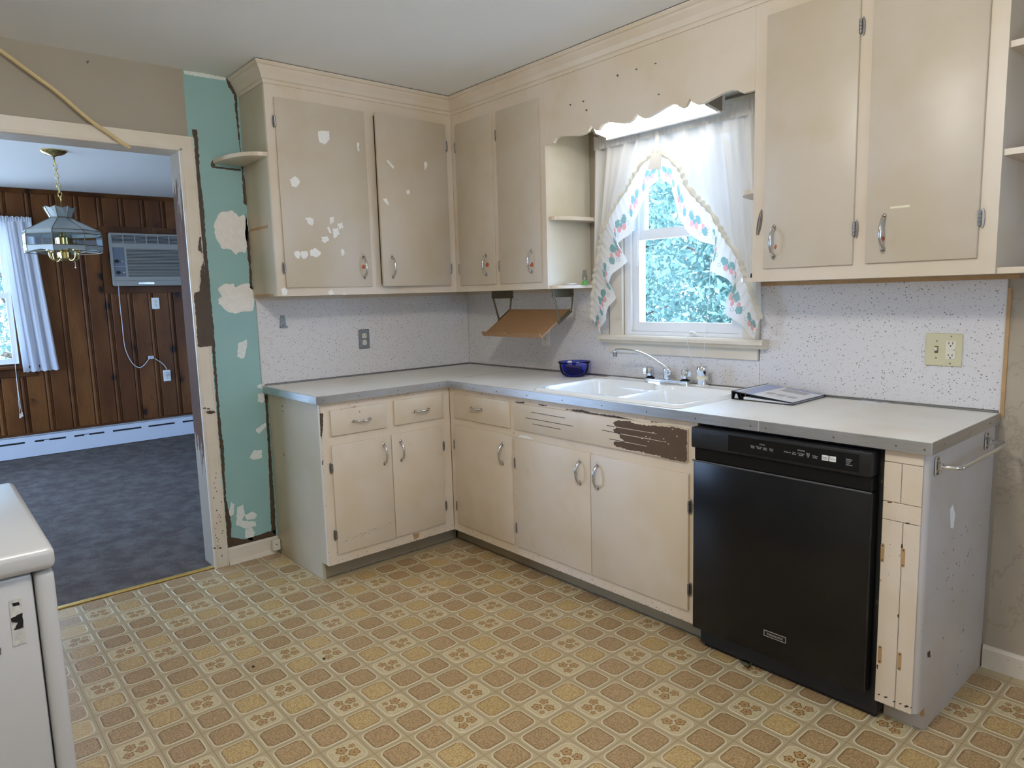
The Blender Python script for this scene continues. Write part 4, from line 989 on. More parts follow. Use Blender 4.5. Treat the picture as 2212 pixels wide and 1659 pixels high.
# ---- blue bowl with odds and ends
bx, by = 1.052, -.105
bw = thing('glass_bowl', (bx, by, H), 'cobalt blue glass bowl on the counter beside the sink', 'bowl')
MB().lathe((bx, by, H+.0015), [(.030, 0), (.050, .001), (.068, .014), (.077, .040), (.080, .068), (.086, .075), (.087, .079), (.082, .080), (.076, .070), (.073, .042), (.064, .018), (.048, .006), (.01, .005)], 32, cap0=True, cap1=True).build('bowl_body', 'blueglass', bw, smooth=True)
for nm, lab, mat, loc, rot, sz in (('wrapped_soap', 'tan paper-wrapped bar inside the blue bowl', 'tanwood', (.005, -.012, .036), (.5, .15, .75), (.088, .022, .05)),
                            ('paper_packet', 'pinkish packet inside the blue bowl behind the tan bar', 'spackle', (.024, .030, .052), (.25, .2, .6), (.06, .012, .04)),
                            ('white_card', 'small white block sticking out of the blue bowl', 'white_plastic', (-.040, .008, .062), (.2, -.1, .9), (.024, .018, .036))):
    mb = MB().box(-sz[0]/2, sz[0]/2, -sz[1]/2, sz[1]/2, -sz[2]/2, sz[2]/2, bev=.004)
    o = mb.build(nm, mat, None, smooth=35, origin=(0, 0, 0)); o.location = (bx+loc[0], by+loc[1], H+loc[2]); o.rotation_euler = rot; tag(o, lab, 'packet', 'odds and ends in the blue bowl')

# ---- ring binder
bd = thing('ring_binder', (2.23, -.15, H), 'black ring binder with printed white cover lying on the counter', 'binder')
bx0, bx1, by0, by1, bh = 2.105, 2.362, -.285, -.014, .034
z0 = H+.0006
MB().box(bx0, bx1, by0, by1, z0, z0+.003, bev=.001).build('back_cover', 'binderblack', bd)
MB().box(bx0-.002, bx0+.0015, by0, by1, z0, z0+bh, bev=.0015).build('spine', 'binderblack', bd)
def slope(x): return z0+bh-(bh-.010)*(x-bx0)/(bx1-bx0)
MB().prism([(bx0, by0, slope(bx0)-.003), (bx1, by0, slope(bx1)-.003), (bx1, by0, slope(bx1)), (bx0, by0, slope(bx0))], (0, by1-by0, 0)).build('front_cover', 'binderblack', bd)
MB().prism([(bx0+.05, by0+.006, z0+.0032), (bx1-.004, by0+.006, z0+.0032), (bx1-.004, by0+.006, slope(bx1)-.0032), (bx0+.05, by0+.006, z0+.013)], (0, by1-by0-.012, 0)).build('page_block', 'paper', bd)
def print_patch(name, mat, a0, a1, b0, b1, lift=.0003):
    mb = MB(); mb.prism([(a0, b0, slope(a0)+lift), (a1, b0, slope(a1)+lift), (a1, b1, slope(a1)+lift), (a0, b1, slope(a0)+lift)], (0, 0, .0002)); return mb.build(name, mat, bd)
print_patch('cover_sheet', 'paper', bx0+.012, bx1-.003, by0+.004, by1-.004)
print_patch('print_block', 'printblue', bx0+.020, bx0+.085, by0+.006, by1-.010, .0006)
print_patch('print_block', 'printgrey', bx0+.030, bx0+.055, by0+.012, by0+.06, .0009)
print_patch('print_block', 'printblue', bx0+.10, bx1-.008, by1-.030, by1-.008, .0006)
print_patch('print_block', 'printgrey', bx0+.11, bx1-.04, by1-.095, by1-.040, .0006)
for k in range(3): print_patch('print_block', 'printgrey', bx0+.10+.045*k, bx0+.135+.045*k, by0+.075, by0+.11, .0006)
print_patch('print_block', 'printgrey', bx0+.11, bx0+.19, by0+.050, by0+.056, .0006)
for yy in (by0+.05, (by0+by1)/2, by1-.05):
    mb = MB(); mb.tube([(bx0+.020+.012*math.cos(a), yy, z0+.0155+.012*math.sin(a)) for a in [k*2*PI/14 for k in range(14)]], .0016, 6, closed=True); mb.build('ring', 'chrome', bd, smooth=True)
MB().prism([(bx0+.006, by0+.010, z0+.0034), (bx0+.024, by0+.010, z0+.0034), (bx0+.018, by0+.010, z0+.022), (bx0+.012, by0+.010, z0+.022)], (0, .004, 0)).build('ring_lever', 'silver', bd)
# ---- flat card by the backsplash
cd = thing('info_card', (2.55, -.032, H), 'thin printed card lying flat against the backsplash', 'card')
MB().box(2.50, 2.60, -.052, -.014, H+.0004, H+.0022).build('card', 'paper', cd)
MB().box(2.565, 2.585, -.046, -.026, H+.00222, H+.0024).build('print_block', 'printgrey', cd)

# ---- towel bar
tb = thing('towel_bar', (2.97, -.30, .80), 'chrome towel bar on the side of the end cabinet', 'towel bar')
for y in (-.565, -.105):
    MB().box(XE1+.0003, XE1+.006, y-.016, y+.016, .806, .862, bev=.003).build('mounting_plate', 'chrome', tb)
    MB().box(XE1+.006, XE1+.018, y-.009, y+.009, .822, .846, bev=.003).build('bracket', 'chrome', tb)
    for zz_ in (.811, .857): MB().cyl((XE1+.006, y, zz_), (XE1+.0075, y, zz_), .0035, seg=8).build('screw', 'bracket', tb)
MB().tube(smooth_path([Vector(q) for q in ((XE1+.016, -.565, .834), (XE1+.045, -.562, .834), (XE1+.060, -.545, .834), (XE1+.063, -.52, .834), (XE1+.063, -.335, .834), (XE1+.063, -.15, .834), (XE1+.060, -.125, .834), (XE1+.045, -.108, .834), (XE1+.016, -.105, .834))], 5), .006, 10).build('bar', 'chromes', tb, smooth=True)

# ================================================================== DISHWASHER
dw = thing('dishwasher', (2.50, -.33, 0), 'black built-in dishwasher under the counter', 'dishwasher')
X0, X1 = 2.178, 2.802; FD = -.655
box1('tub', 'black', dw, X0+.002, XE0-.002, -.60, -.03, .02, .872)
box1('kick_plate', 'dwmat', dw, X0+.01, X1+.012, -.585, -.57, .003, .10)
MB().box(X0, X1, FD, -.603, .098, .742, bev=.006, seg=2).build('door', 'dwblack', dw, smooth=35)
MB().box(X0+.002, X1-.002, FD+.006, -.603, .7425, .790, bev=.003).build('handle_recess', 'dwblack', dw)
MB().box(X0-.004, X1, FD-.008, -.603, .7905, .8655, bev=.005, seg=2).build('control_panel', 'dwmat', dw, smooth=35)
MB().box(X0-.004, X1, FD-.0025, FD+.003, .7385, .7445, bev=.002).build('trim_line', 'dwline', dw)
mb = MB()
for k in range(7): mb.box(X0+.040+k*.0125, X0+.0505+k*.0125, FD-.0086, FD-.0078, .842, .8465); mb.box(X0+.040+k*.0125, X0+.0505+k*.0125, FD-.0086, FD-.0078, .8355, .840)
o = mb.build('vent_slots', 'black', dw); o['kind'] = 'stuff'
mb = MB(); mb.box(X0+.036, X0+.131, FD-.0083, FD-.0079, .8325, .8490); mb.build('vent_bezel', 'dwgrey', dw) if False else mb.bm.free()
MB().box(X0+.148, X1-.036, FD-.0084, FD-.0079, .8005, .8560, bev=.0003).build('control_overlay', 'dwblack', dw)
def text(parent, s_, x, z, size, y, mat, align='CENTER', ex=.00012):
    cu = bpy.data.curves.new('lettering', 'FONT'); cu.body = s_; cu.size = size; cu.align_x = align; cu.align_y = 'CENTER'; cu.extrude = ex; cu.space_line = .85
    to = bpy.data.objects.new('lettering', cu); COL.objects.link(to)
    bpy.context.view_layer.update()
    me = bpy.data.meshes.new_from_object(to.evaluated_get(bpy.context.evaluated_depsgraph_get())); bpy.data.objects.remove(to)
    for v in me.vertices: v.co = Vector((v.co.x, -v.co.z, v.co.y))
    me.materials.clear(); me.materials.append(M[mat])
    o = bpy.data.objects.new('lettering', me); COL.objects.link(o); o.parent = parent
    wl_ = Vector((0, 0, 0)); q = parent
    while q: wl_ += q.location; q = q.parent
    o.location = Vector((x, y, z))-wl_; return o
YT = FD-.0085
def tx(s_, u, v, size=.0062, align='CENTER', mat='dwgrey'):
    p = P('y', YT, *(1500+u/5.267, 900+v/5.267)); return text(dw, s_, p.x, p.z, size, YT, mat, align)
tx('CYCLES', 770, 320, .0055)
for s_, u, v in (('Heavy\nDuty', 662, 343), ('Normal\nWash', 734, 354), ('Light/\nChina', 804, 368), ('Rinse\nOnly', 876, 380)): tx(s_, u, v)
tx('OPTIONS', 1213, 388, .0055)
for s_, u, v in (('ProScrub', 1058, 404), ('Sani\nRinse', 1135, 418), ('Hi-Temp\nScrub', 1213, 431), ('Heat\nDry\noff', 1293, 440), ('4 Hour\nDelay', 1373, 459)): tx(s_, u, v)
for s_, v in (('Washing', 482), ('Drying', 500), ('Clean', 522), ('Sanitized', 545)): tx(s_, 1722, v, .0055, 'LEFT')
for u, s_ in ((1488, 'START/\nRESUME'), (1573, 'CANCEL')):
    p = P('y', YT, 1500+u/5.267, 900+(470 if u < 1500 else 483)/5.267)
    k = MB().box(p.x-.0105, p.x+.0105, YT-.0012, YT+.0004, p.z-.0085, p.z+.0085, bev=.001).build('button', 'dwwhite', dw)
    text(k, s_, p.x, p.z-.001, .0048, YT-.0013, 'dwmat'); MB().cyl((p.x-.007, YT-.0012, p.z+.005), (p.x-.007, YT-.0016, p.z+.005), .0011, seg=8).build('indicator', 'dwmat', k)
# badge
pa, pb = P('y', FD, 1647, 1366), P('y', FD, 1702, 1383)
bxc, bzc = (pa.x+pb.x)/2, (pa.z+pb.z)/2
mb = MB(); plate(mb, bxc-.040, bxc+.040, bzc-.0105, bzc+.0105, [(bxc-.0383, bxc+.0383, bzc-.0088, bzc+.0088)], FD-.0025, FD+.001, Ty); bo = mb.build('badge', 'silver', dw)
text(bo, 'KitchenAid', bxc, bzc-.0005, .0125, FD-.0012, 'silver', ex=.0006)
MB().box(bxc-.0382, bxc+.0382, FD-.0008, FD+.0005, bzc-.0087, bzc+.0087).build('badge_fill', 'dwmat', bo)
pl = thing('plastic_scrap', (2.36, -.595, 0), 'clear plastic scrap on the floor at the dishwasher base', 'debris')
MB().prism([(2.345, -.600, .0025), (2.392, -.622, .0025), (2.398, -.606, .024), (2.380, -.590, .020), (2.366, -.586, .033), (2.352, -.588, .018)], (.0008, .0012, .0004)).build('film', 'clearplastic', pl)

# ================================================================== KITCHEN CURTAIN
YC = -.060
def C2(u, v, y=YC): p = P('y', y, u, v); return (p.x, p.z)
def resample(pts, n):
    d = [0]
    for a, b in zip(pts, pts[1:]): d.append(d[-1]+math.hypot(b[0]-a[0], b[1]-a[1]))
    out = []
    for k in range(n):
        t = d[-1]*k/(n-1); i = max(j for j in range(len(d)) if d[j] <= t+1e-9); i = min(i, len(pts)-2)
        f = (t-d[i])/max(1e-9, d[i+1]-d[i]); out.append((pts[i][0]+(pts[i+1][0]-pts[i][0])*f, pts[i][1]+(pts[i+1][1]-pts[i][1])*f))
    return out
seamL = [C2(*q) for q in ((1422, 332), (1395, 352), (1374, 382), (1358, 412), (1338, 440), (1316, 480), (1304, 515), (1297, 560), (1290, 600), (1286, 645), (1284, 690))]
hemL = [C2(*q) for q in ((1428, 388), (1402, 404), (1400, 432), (1392, 452), (1371, 478), (1364, 508), (1342, 528), (1356, 565), (1332, 592), (1322, 612), (1331, 645), (1321, 662), (1318, 690), (1296, 708), (1300, 722))]
seamR = [C2(*q) for q in ((1426, 332), (1452, 346), (1474, 372), (1486, 405), (1510, 432), (1540, 462), (1556, 492), (1572, 520), (1596, 552), (1612, 600), (1628, 640), (1644, 690))]
hemR = [C2(*q) for q in ((1428, 388), (1458, 402), (1466, 430), (1466, 470), (1486, 494), (1518, 522), (1547, 531), (1546, 560), (1543, 585), (1572, 602), (1588, 622), (1576, 650), (1576, 680), (1604, 704), (1622, 722), (1638, 732))]
ZR = 2.078
xL, xM, xR = C2(1287, 330)[0], C2(1424, 300)[0], 2.064
def fold(x, amt): return amt*(math.sin(x*58+1.2*math.sin(x*9))+.6*math.sin(x*97+1.3)+.35*math.sin(x*171))
def cpanel(name, label, xb, xa, seam, hem, flip):
    root = thing(name, ((xa+xb)/2, YC, 1.2), label, 'curtain', None)
    n, m = 61, 26; sm = resample(seam, n); mb = MB(); rows = []
    for i in range(n):
        s_ = i/(n-1); xt = xb+(xa-xb)*s_; bx_, bz_ = sm[i]; row = []
        for j in range(m):
            t = j/(m-1); x = xt+(bx_-xt)*t; z = ZR+(bz_-ZR)*t
            row.append((x, YC+fold(xt*1.0, .0105)*(1-.35*t), z))
        rows.append(row)
    mb.grid(rows); mb.build('panel', 'curtain', root, smooth=True)
    hd = MB(); rows = []
    for i in range(161):
        x = xa+(xb-xa)*i/160; rows.append([(x, YC-.0125+.006*math.sin(x*240+math.sin(x*31)*2)*k_, z) for z, k_ in ((ZR-.016, .4), (ZR-.012, .9), (ZR, .5), (ZR+.012, .9), (ZR+.020, .4), (ZR+.034, 1.4), (ZR+.048+.004*math.sin(x*97), 1.8))])
    hd.grid(rows); hd.build('rod_header', 'curtain', root, smooth=True)
    N = 161; S = resample(seam, N); Hm = resample(hem, N); L = sum(math.hypot(b[0]-a[0], b[1]-a[1]) for a, b in zip(S, S[1:]))
    rf = MB(); rows = []
    for i in range(N):
        w_ = i/(N-1); row = []
        for j in range(9):
            t = j/8; x = S[i][0]+(Hm[i][0]-S[i][0])*t; z = S[i][1]+(Hm[i][1]-S[i][1])*t
            row.append((x, YC-.014-.004*t+.017*t*math.sin(w_*L*30+flip)+.004*(1-t)*math.sin(w_*L*170), z))
        rows.append(row)
    rf.grid(rows, uv=lambda a, b: (a/(N-1)*L/.14, b/8)); rf.build('ruffle', 'ruffle', root, smooth=True)
    tr = MB(); rows = []
    for i in range(N):
        i2 = min(N-1, i+1); i1 = max(0, i-1); dx, dz = S[i2][0]-S[i1][0], S[i2][1]-S[i1][1]; l_ = math.hypot(dx, dz) or 1; nx, nz = -dz/l_, dx/l_
        if nz < 0: nx, nz = -nx, -nz
        row = []
        for j in range(5):
            t = j/4; wv = .5+.5*math.sin(i*.83+flip+1.9*math.sin(i*.21))
            row.append((S[i][0]+nx*(t*.024-.005)*(.65+.55*wv), YC-.018-.010*math.sin(t*PI)-.005*math.sin(i*.83+t*2+1.9*math.sin(i*.21)), S[i][1]+nz*(t*.024-.005)*(.65+.55*wv)))
        rows.append(row)
    tr.grid(rows); tr.build('gathered_trim', 'rufftrim', root, smooth=True)
    return root
cl = cpanel('window_curtain', 'white window curtain with strawberry ruffle, the left swag', xM, xL, seamL, hemL, 0)
cr = cpanel('window_curtain', 'white window curtain with strawberry ruffle, the right swag', xM, xR, seamR, hemR, 1.1)
for o in (cl, cr): o['group'] = 'strawberry curtains over the sink'
# little tie hanging at the middle
mb = MB(); tp = [C2(*q, y=YC-.03) for q in ((1417, 282), (1423, 282), (1424, 312), (1428, 330), (1427, 366), (1399, 366), (1408, 330), (1414, 312))]
mb.prism([(x, YC-.030, z) for x, z in tp], (0, .003, 0)); mb.build('tie', 'curtain', cl)
rod = thing('curtain_rod', (1.63, YC, ZR), 'thin rod carrying the strawberry curtain over the window', 'rod')
MB().tube([(xL-.004, YC, ZR), (xR+.004, YC, ZR)], .005, 8).build('rod', 'brass', rod, smooth=True)
for x in (xL-.002, xR+.0): MB().box(x-.004, x+.004, YC-.006, -.0185 if x > 1.3 else -.001, ZR-.012, ZR+.012).build('bracket', 'brass', rod)

# blind cords
def cord(name, lab, paths, r=.0012, mat='whitecord', cat='cord'):
    t = thing(name, paths[0][-1], lab, cat)
    for p in paths: MB().tube(smooth_path([Vector(q) for q in p], 4), r, 6).build('cord', mat, t, smooth=True)
    return t
c1 = cord('blind_cord', 'looped white blind cord with two round knobs hanging over the window sill',
     [[P('y', .015, 1536, 545), P('y', .012, 1532, 620), P('y', .005, 1526, 700), P('y', -.03, 1523, 722), P('y', -.069, 1522, 745), P('y', -.06, 1519, 775), P('y', -.04, 1508, 792), P('y', -.04, 1495, 780), P('y', -.069, 1487, 748), P('y', -.069, 1481, 728), P('y', -.05, 1484, 722), P('y', -.03, 1491, 722)]])
for q in ((1492, 719), (1499, 720)):
    p = P('y', -.03, *q); MB().ball(p, .0085, sub=2).build('knob', 'cream_plastic', c1, smooth=True)
cord('blind_cord', 'pair of short white blind cords left of the upper pane', [[P('y', -.02, 1382, 455), P('y', -.02, 1380, 520), P('y', -.02, 1377, 575)], [P('y', -.02, 1379, 455), P('y', -.02, 1377, 520), P('y', -.02, 1375, 575)]], .0016)

# ================================================================== SMALL KITCHEN THINGS
# cookbook holder
ck = thing('cookbook_holder', (.79, -.2, 1.14), 'brown fold-down cookbook board on bronze brackets under the cabinet', 'cookbook holder')
a0, a1 = .553, 1.030; pb_, pf = Vector((0, -.110, 1.272)), Vector((0, -.318, 1.140)); dv = (pf-pb_).normalized(); nv = Vector((0, -dv.z, dv.y)); nv = nv if nv.z > 0 else -nv
def cb_pt(x, s_, n_): q = pb_+dv*s_+nv*n_; return Vector((x, q.y, q.z))
LB = (pf-pb_).length
MB().prism([cb_pt(a0, 0, 0), cb_pt(a0, LB, 0), cb_pt(a0, LB, -.008), cb_pt(a0, 0, -.008)], (a1-a0, 0, 0)).build('board', 'cookwood', ck)
xm = a0+.22
lip = [(a0-.001, 0), (a0-.001, .026), (xm-.03, .026), (xm-.015, .017), (xm, .014), (xm+.015, .017), (xm+.03, .026), (a1+.001, .026), (a1+.001, 0)]
MB().prism([cb_pt(x, LB, h_-.008) for x, h_ in lip], dv*.007).build('lip', 'cookwood', ck)
for xs, inner in ((a0-.006, -1), (a1+.006, 1)):
    MB().box(xs-.0015, xs+.0015, -.245, -.085, 1.336, ZB-.0007, bev=.0007).build('top_plate', 'bracket', ck)
    q0, q1 = cb_pt(xs, .004, -.004), cb_pt(xs, .105, -.004)
    MB().prism([cb_pt(xs-.001, -.004, .004), cb_pt(xs-.001, .115, .002), cb_pt(xs-.001, .115, -.018), cb_pt(xs-.001, -.004, -.020)], (.002, 0, 0)).build('side_plate', 'bracket', ck)
    for y_, q in ((-.236, cb_pt(xs, .103, -.010)), (-.094, cb_pt(xs, .004, -.010))):
        p0 = Vector((xs+.003*inner, y_, 1.350)); p1 = q+Vector((.003*inner, 0, 0))
        MB().tube([p0, p1], .0065, 8, flat=.45).build('arm', 'bracket', ck)
        MB().cyl(p0+Vector((.0, 0, 0)), p0+Vector((.004*inner, 0, 0)), .007, seg=10).build('rivet', 'bracket', ck)
# outlets and switches
def outlet(name, lab, c, nrm, plate_mat, face_mat, w=.070, h=.112, parts=((0, .0195), (0, -.0195)), decor=False, gfci=False, toggle=False):
    nx = Vector(nrm); al = Vector((0, 1, 0)) if abs(nx.x) > .5 else Vector((1, 0, 0)); c = Vector(c); up = Vector((0, 0, 1))
    t = thing(name, c, lab, 'outlet')
    def bx(nm, mat, a, b, hw, hh, d0, d1, bev=0, par=t):
        T_ = lambda p, q, r: tuple(c+al*p+nx*q+up*r); return MB().box(a-hw, a+hw, d0, d1, b-hh, b+hh, bev=bev, T=T_).build(nm, mat, par)
    bx('plate', plate_mat, 0, 0, w/2, h/2, .0004, .006, .0025)
    def cylp(nm, mat, a, b, r, d0, d1, par=t): return MB().cyl(c+al*a+up*b+nx*d0, c+al*a+up*b+nx*d1, r, seg=14).build(nm, mat, par)
    def recept(a, b, mat):
        pts = []
        for k in range(20):
            an = 2*PI*k/20; pts.append(c+al*(a+max(-.0135, min(.0135, .017*math.cos(an))))+up*(b+.0145*math.sin(an))+nx*.0061)
        r_ = MB().prism(pts, nx*.0022).build('receptacle', mat, t)
        for sx in (-.006, .006): bx('slot', 'black', a+sx, b+.003, .0011, .004, .0084, .0087, par=r_)
        cylp('slot', 'black', a, b-.0075, .0024, .0084, .0087, r_)
    for a, b in parts: recept(a, b, face_mat)
    if not gfci and not decor: cylp('screw', 'steel', 0, 0, .003, .006, .0075)
    if decor:
        bx('decor_insert', face_mat, 0, 0, .0165, .033, .006, .0078, .001)
        for s_ in (-1, 1):
            for sx in (-.0045, .0045): bx('slot', 'black', sx, s_*.019+.003, .001, .0035, .0079, .0081)
            cylp('slot', 'black', 0, s_*.019-.007, .0022, .0079, .0081)
        for s_ in (-1, 1): cylp('screw', 'steel', 0, s_*.047, .003, .006, .0072)
    if gfci:
        g = .0225
        ins = bx('decor_insert', face_mat, g, 0, .0165, .033, .006, .0078, .001)
        for s_ in (-1, 1):
            for sx in (-.006, .006): bx('slot', 'black', g+sx, s_*.021+.003, .0011, .004, .0079, .0082, par=ins)
            cylp('slot', 'black', g, s_*.021-.0065, .0026, .0079, .0082, ins)
        for sx in (-.008, .003): bx('test_button', face_mat, g+sx, 0, .005, .0042, .0079, .0092, .0005, par=ins)
        bx('indicator', 'black', g+.0115, 0, .0008, .0025, .0079, .0082, par=ins)
        sw = bx('switch_slot', 'bracket', -g, 0, .006, .0125, .006, .0066); bx('toggle', 'cream_plastic', -g, .003, .0042, .006, .0066, .017, .001)
        for s_ in (-1, 1): cylp('screw', 'steel', -g, s_*.030, .003, .006, .0072); cylp('screw', 'steel', g, s_*.048, .003, .006, .0072)
    return t
outlet('wall_outlet', 'silver-plated double outlet on the left speckled backsplash', (.0037, -.772, 1.124), (1, 0, 0), 'steel', 'cream_plastic')
outlet('wall_outlet', 'white outlet partly hidden behind the cookbook holder board', (.735, -.0037, 1.118), (0, -1, 0), 'white_plastic', 'cream_plastic', .070, .114, (), decor=True)
outlet('switch_plate', 'ivory two-gang plate with light switch and outlet on right backsplash', (2.772, -.0037, 1.122), (0, -1, 0), 'ivory', 'cream_plastic', .116, .116, (), gfci=True)
hk = thing('wall_bracket', (.0037, -1.249, 1.216), 'small grey metal bracket screwed to the left backsplash', 'bracket')
MB().prism([(.0038, -1.232, 1.216), (.0038, -1.270, 1.216), (.0038, -1.263, 1.282), (.0038, -1.240, 1.282)], (.003, 0, 0)).build('plate', 'steel', hk)
MB().box(.0068, .020, -1.270, -1.230, 1.216, 1.222, bev=.001).build('lip', 'steel', hk)
for z_ in (1.228, 1.270): MB().cyl((.0068, -1.251, z_), (.009, -1.251, z_), .004, seg=8).build('screw', 'bracket', hk)
jk = thing('phone_jack', (.03, -1.385, .02), 'small cream phone jack box on the baseboard by the cabinet', 'jack')
MB().box(.0305, .052, -1.412, -1.370, .022, .082, bev=.003).build('box', 'cream_plastic', jk); MB().cyl((.052, -1.391, .056), (.0535, -1.391, .056), .0035, seg=8).build('screw', 'bracket', jk)
MB().tube(smooth_path([Vector(q) for q in ((.040, -1.385, .024), (.042, -1.380, .012), (.050, -1.372, .004), (.06, -1.378, .004))], 4), .002, 6).build('cable', 'caddark', jk)
# feather
ft = thing('feather', (2.232, -U, 1.55), 'dark grey feather stuck on the cabinet stile by the window', 'feather')
pt, pbm = P('y', -U-.002, 1645, 452), P('y', -U-.002, 1636, 508); dv2 = pt-pbm; sd = Vector((dv2.z, 0, -dv2.x)).normalized(); pts = []
for k in range(13): t_ = k/12; pts.append(pbm+dv2*t_+sd*.010*math.sin(PI*(.12+.86*t_))**.7)
for k in range(13): t_ = 1-k/12; pts.append(pbm+dv2*t_-sd*.009*math.sin(PI*(.12+.86*t_))**.7)
MB().prism(pts, (0, .0012, 0)).build('vane', 'feather', ft); MB().tube([pbm-dv2*.28+Vector((0, -.001, 0)), pt+Vector((0, -.001, 0))], .0005, 5).build('quill', 'cream_plastic', ft)
# niche knick-knacks
ZN = ZB+.016
ol = thing('glass_lamp', (1.165, -.135, ZN), 'tiny glass oil lamp with green base on the niche shelf', 'ornament')
MB().lathe((1.165, -.135, ZN), [(.020, .0003), (.019, .004), (.008, .008), (.014, .014), (.012, .020), (.006, .022)], 16).build('base', 'greenp', ol, smooth=True)
MB().lathe((1.165, -.135, ZN), [(.008, .0222), (.013, .036), (.011, .050), (.0085, .062), (.009, .075)], 16, cap0=False, cap1=False).build('chimney', 'clearplastic', ol, smooth=True)
MB().ball((1.165, -.135, ZN+.032), .005, scale=(1, 1, 1.5), sub=1).build('flame_bulb', 'white_plastic', ol, smooth=True)
so2 = thing('white_dish', (1.128, -.20, ZN), 'small flat white dish on the niche shelf', 'dish')
MB().lathe((1.128, -.20, ZN), [(.020, .0003), (.028, .004), (.030, .009), (.026, .009), (.018, .005)], 20, sy=1.3).build('dish', 'white_plastic', so2, smooth=True)
bk = thing('black_cap', (2.175, -.26, ZN), 'small black cap on the shelf right of the window', 'cap')
MB().lathe((2.175, -.255, ZN), [(.011, .0003), (.012, .012), (.009, .018), (.003, .019)], 14).build('cap', 'dwmat', bk, smooth=True)
# loose wood strip hanging over the doorway
pth = [P('x', .044, *q) for q in ((-60, 68), (0, 108), (75, 163), (120, 196), (190, 256), (235, 288), (281, 320))]
pth = smooth_path(pth, 5); mb = MB(); rows = []
for i, p in enumerate(pth):
    d_ = (pth[min(i+1, len(pth)-1)]-pth[max(i-1, 0)]).normalized(); n_ = Vector((1, 0, 0)).cross(d_).normalized(); wv = .008 if 0 < i < len(pth)-1 else .007
    rows.append([p+n_*wv, p+n_*wv*.6+Vector((.006, 0, 0)), p-n_*wv*.4+Vector((.004, 0, 0)), p-n_*wv, p-n_*wv-Vector((.004, 0, 0)), p+n_*wv-Vector((.004, 0, 0))])
vs = mb.grid(rows, closed_v=True); mb.cap(vs[0]); mb.cap(list(reversed(vs[-1])))
tag(mb.build('loose_moulding', 'woodstrip'), 'loose yellow wood moulding strip hanging across the door head', 'moulding')

# ---- white appliance at lower left
ap = thing('white_appliance', (1.82, -2.95, 0), 'white enamel kitchen appliance with torn label near the doorway', 'appliance')
AX0, AX1, AY0, AY1 = 1.49, 2.128, -3.28, -2.612
MB().box(AX0+.004, AX1, AY0+.004, AY1-.030, .02, .8795, bev=.006, seg=2).build('body', 'appliance', ap, smooth=35)
MB().box(AX0+.004, AX1+.004, AY1-.0275, AY1+.004, .03, .8795, bev=.011, seg=3).build('front_panel', 'appliance', ap, smooth=35)
MB().box(AX0, AX1+.010, AY0, AY1+.008, .8815, .924, bev=.013, seg=4).build('top', 'appliance', ap, smooth=50)
MB().box(AX0+.05, AX1-.05, AY0+.05, AY1-.05, .0003, .02).build('feet', 'dwmat', ap)
zP = lambda a, b: (a/2.596, 1020+b/2.596)
decal('torn_label', 'label', ap, 'x', AX1+.0003, [zP(*q) for q in [(48, 722), (118, 700), (130, 800), (148, 955), (75, 978), (60, 850)]], .0012, .003, .0006)
for q in ([(65, 735), (105, 725), (110, 745), (70, 752)], [(60, 820), (125, 790), (132, 870), (75, 885), (100, 845), (66, 842)]): decal('label_tear', 'dwmat', ap, 'x', AX1+.0010, [zP(*k) for k in q], .0012, .002, .0003)
decal('scuff', 'caddark', ap, 'x', AX1+.0003, [zP(*q) for q in [(0, 985), (6, 985), (6, 1025), (0, 1022)]], .0008, .002, .0004)

# ================================================================== DINING ROOM
PW = .1862; y = -3.98; k0 = -2.211
ys = [k0+PW*n for n in range(-10, 16)]
XW = XD-.02
def plank_mesh(z0, z1):
    mb = MB(); hw = PW/2-.001
    prof_ = [(-hw, 0), (-hw, .004), (-hw+.003, .018), (-hw+.006, .020), (hw-.052, .020), (hw-.049, .008), (hw-.044, .008), (hw-.041, .017), (hw-.033, .022), (hw-.022, .022), (hw-.014, .017), (hw-.010, .006), (hw-.002, .005), (hw, .004), (hw, 0)]
    mb.prism([(b, a, z0) for a, b in prof_], (0, 0, z1-z0)); o = mb.build('plank', 'pine', origin=(0, 0, 0)); me = o.data; bpy.data.objects.remove(o); return me
PMF, PML, PMH = plank_mesh(.19, 2.375), plank_mesh(.19, .80), plank_mesh(2.14, 2.375)
for g0, g1 in zip(ys, ys[1:]):
    yc = (g0+g1)/2+.012
    if yc > YD1-.09 or yc < YD0+.09: continue
    over = -3.30 < yc < -2.06
    for me in ((PML, PMH) if over else (PMF,)):
        o = bpy.data.objects.new('plank', me); COL.objects.link(o); o.parent = wall_far; o.location = Vector((XW, yc, 0))-wall_far.location
struct(MB().prism([(XD-.02, YD0, 2.372), (XD+.012, YD0, 2.372), (XD+.020, YD0, 2.385), (XD+.030, YD0, ZD-.004), (XD-.02, YD0, ZD-.004)], (0, YD1-YD0, 0)).build('trim_9', 'pinedark'))
struct(MB().box(XD-.02, XD+.016, YD0, YD1, .205, .225, bev=.003).build('trim_10', 'pinedark'))
# baseboard heater
bh = thing('baseboard_heater', (XD+.03, -1.4, 0), 'long white baseboard heater along the pine-panelled wall', 'heater')
slots = [(-2.70, -2.45), (-2.38, -2.085), (-2.011, -1.767), (-1.70, -1.451), (-1.379, -1.127), (-1.064, -.816), (-.742, -.50)]
mb = MB(); plate(mb, -3.6, -.3, .012, .203, [(a, b, .139, .156) for a, b in slots], XD+.056, XD+.062, Tx); mb.build('front_panel', 'metal_white', bh)
MB().box(XD+.001, XD+.062, -3.6, -.3, .196, .2045, bev=.002).build('top', 'metal_white', bh)
MB().box(XD+.002, XD+.050, -3.6, -.3, .012, .195).build('fins', 'black', bh)
for yy in (-1.92, -1.60, -1.09): MB().box(XD+.0622, XD+.064, yy-.02, yy+.02, .132, .150).build('clip', 'metal_white', bh)
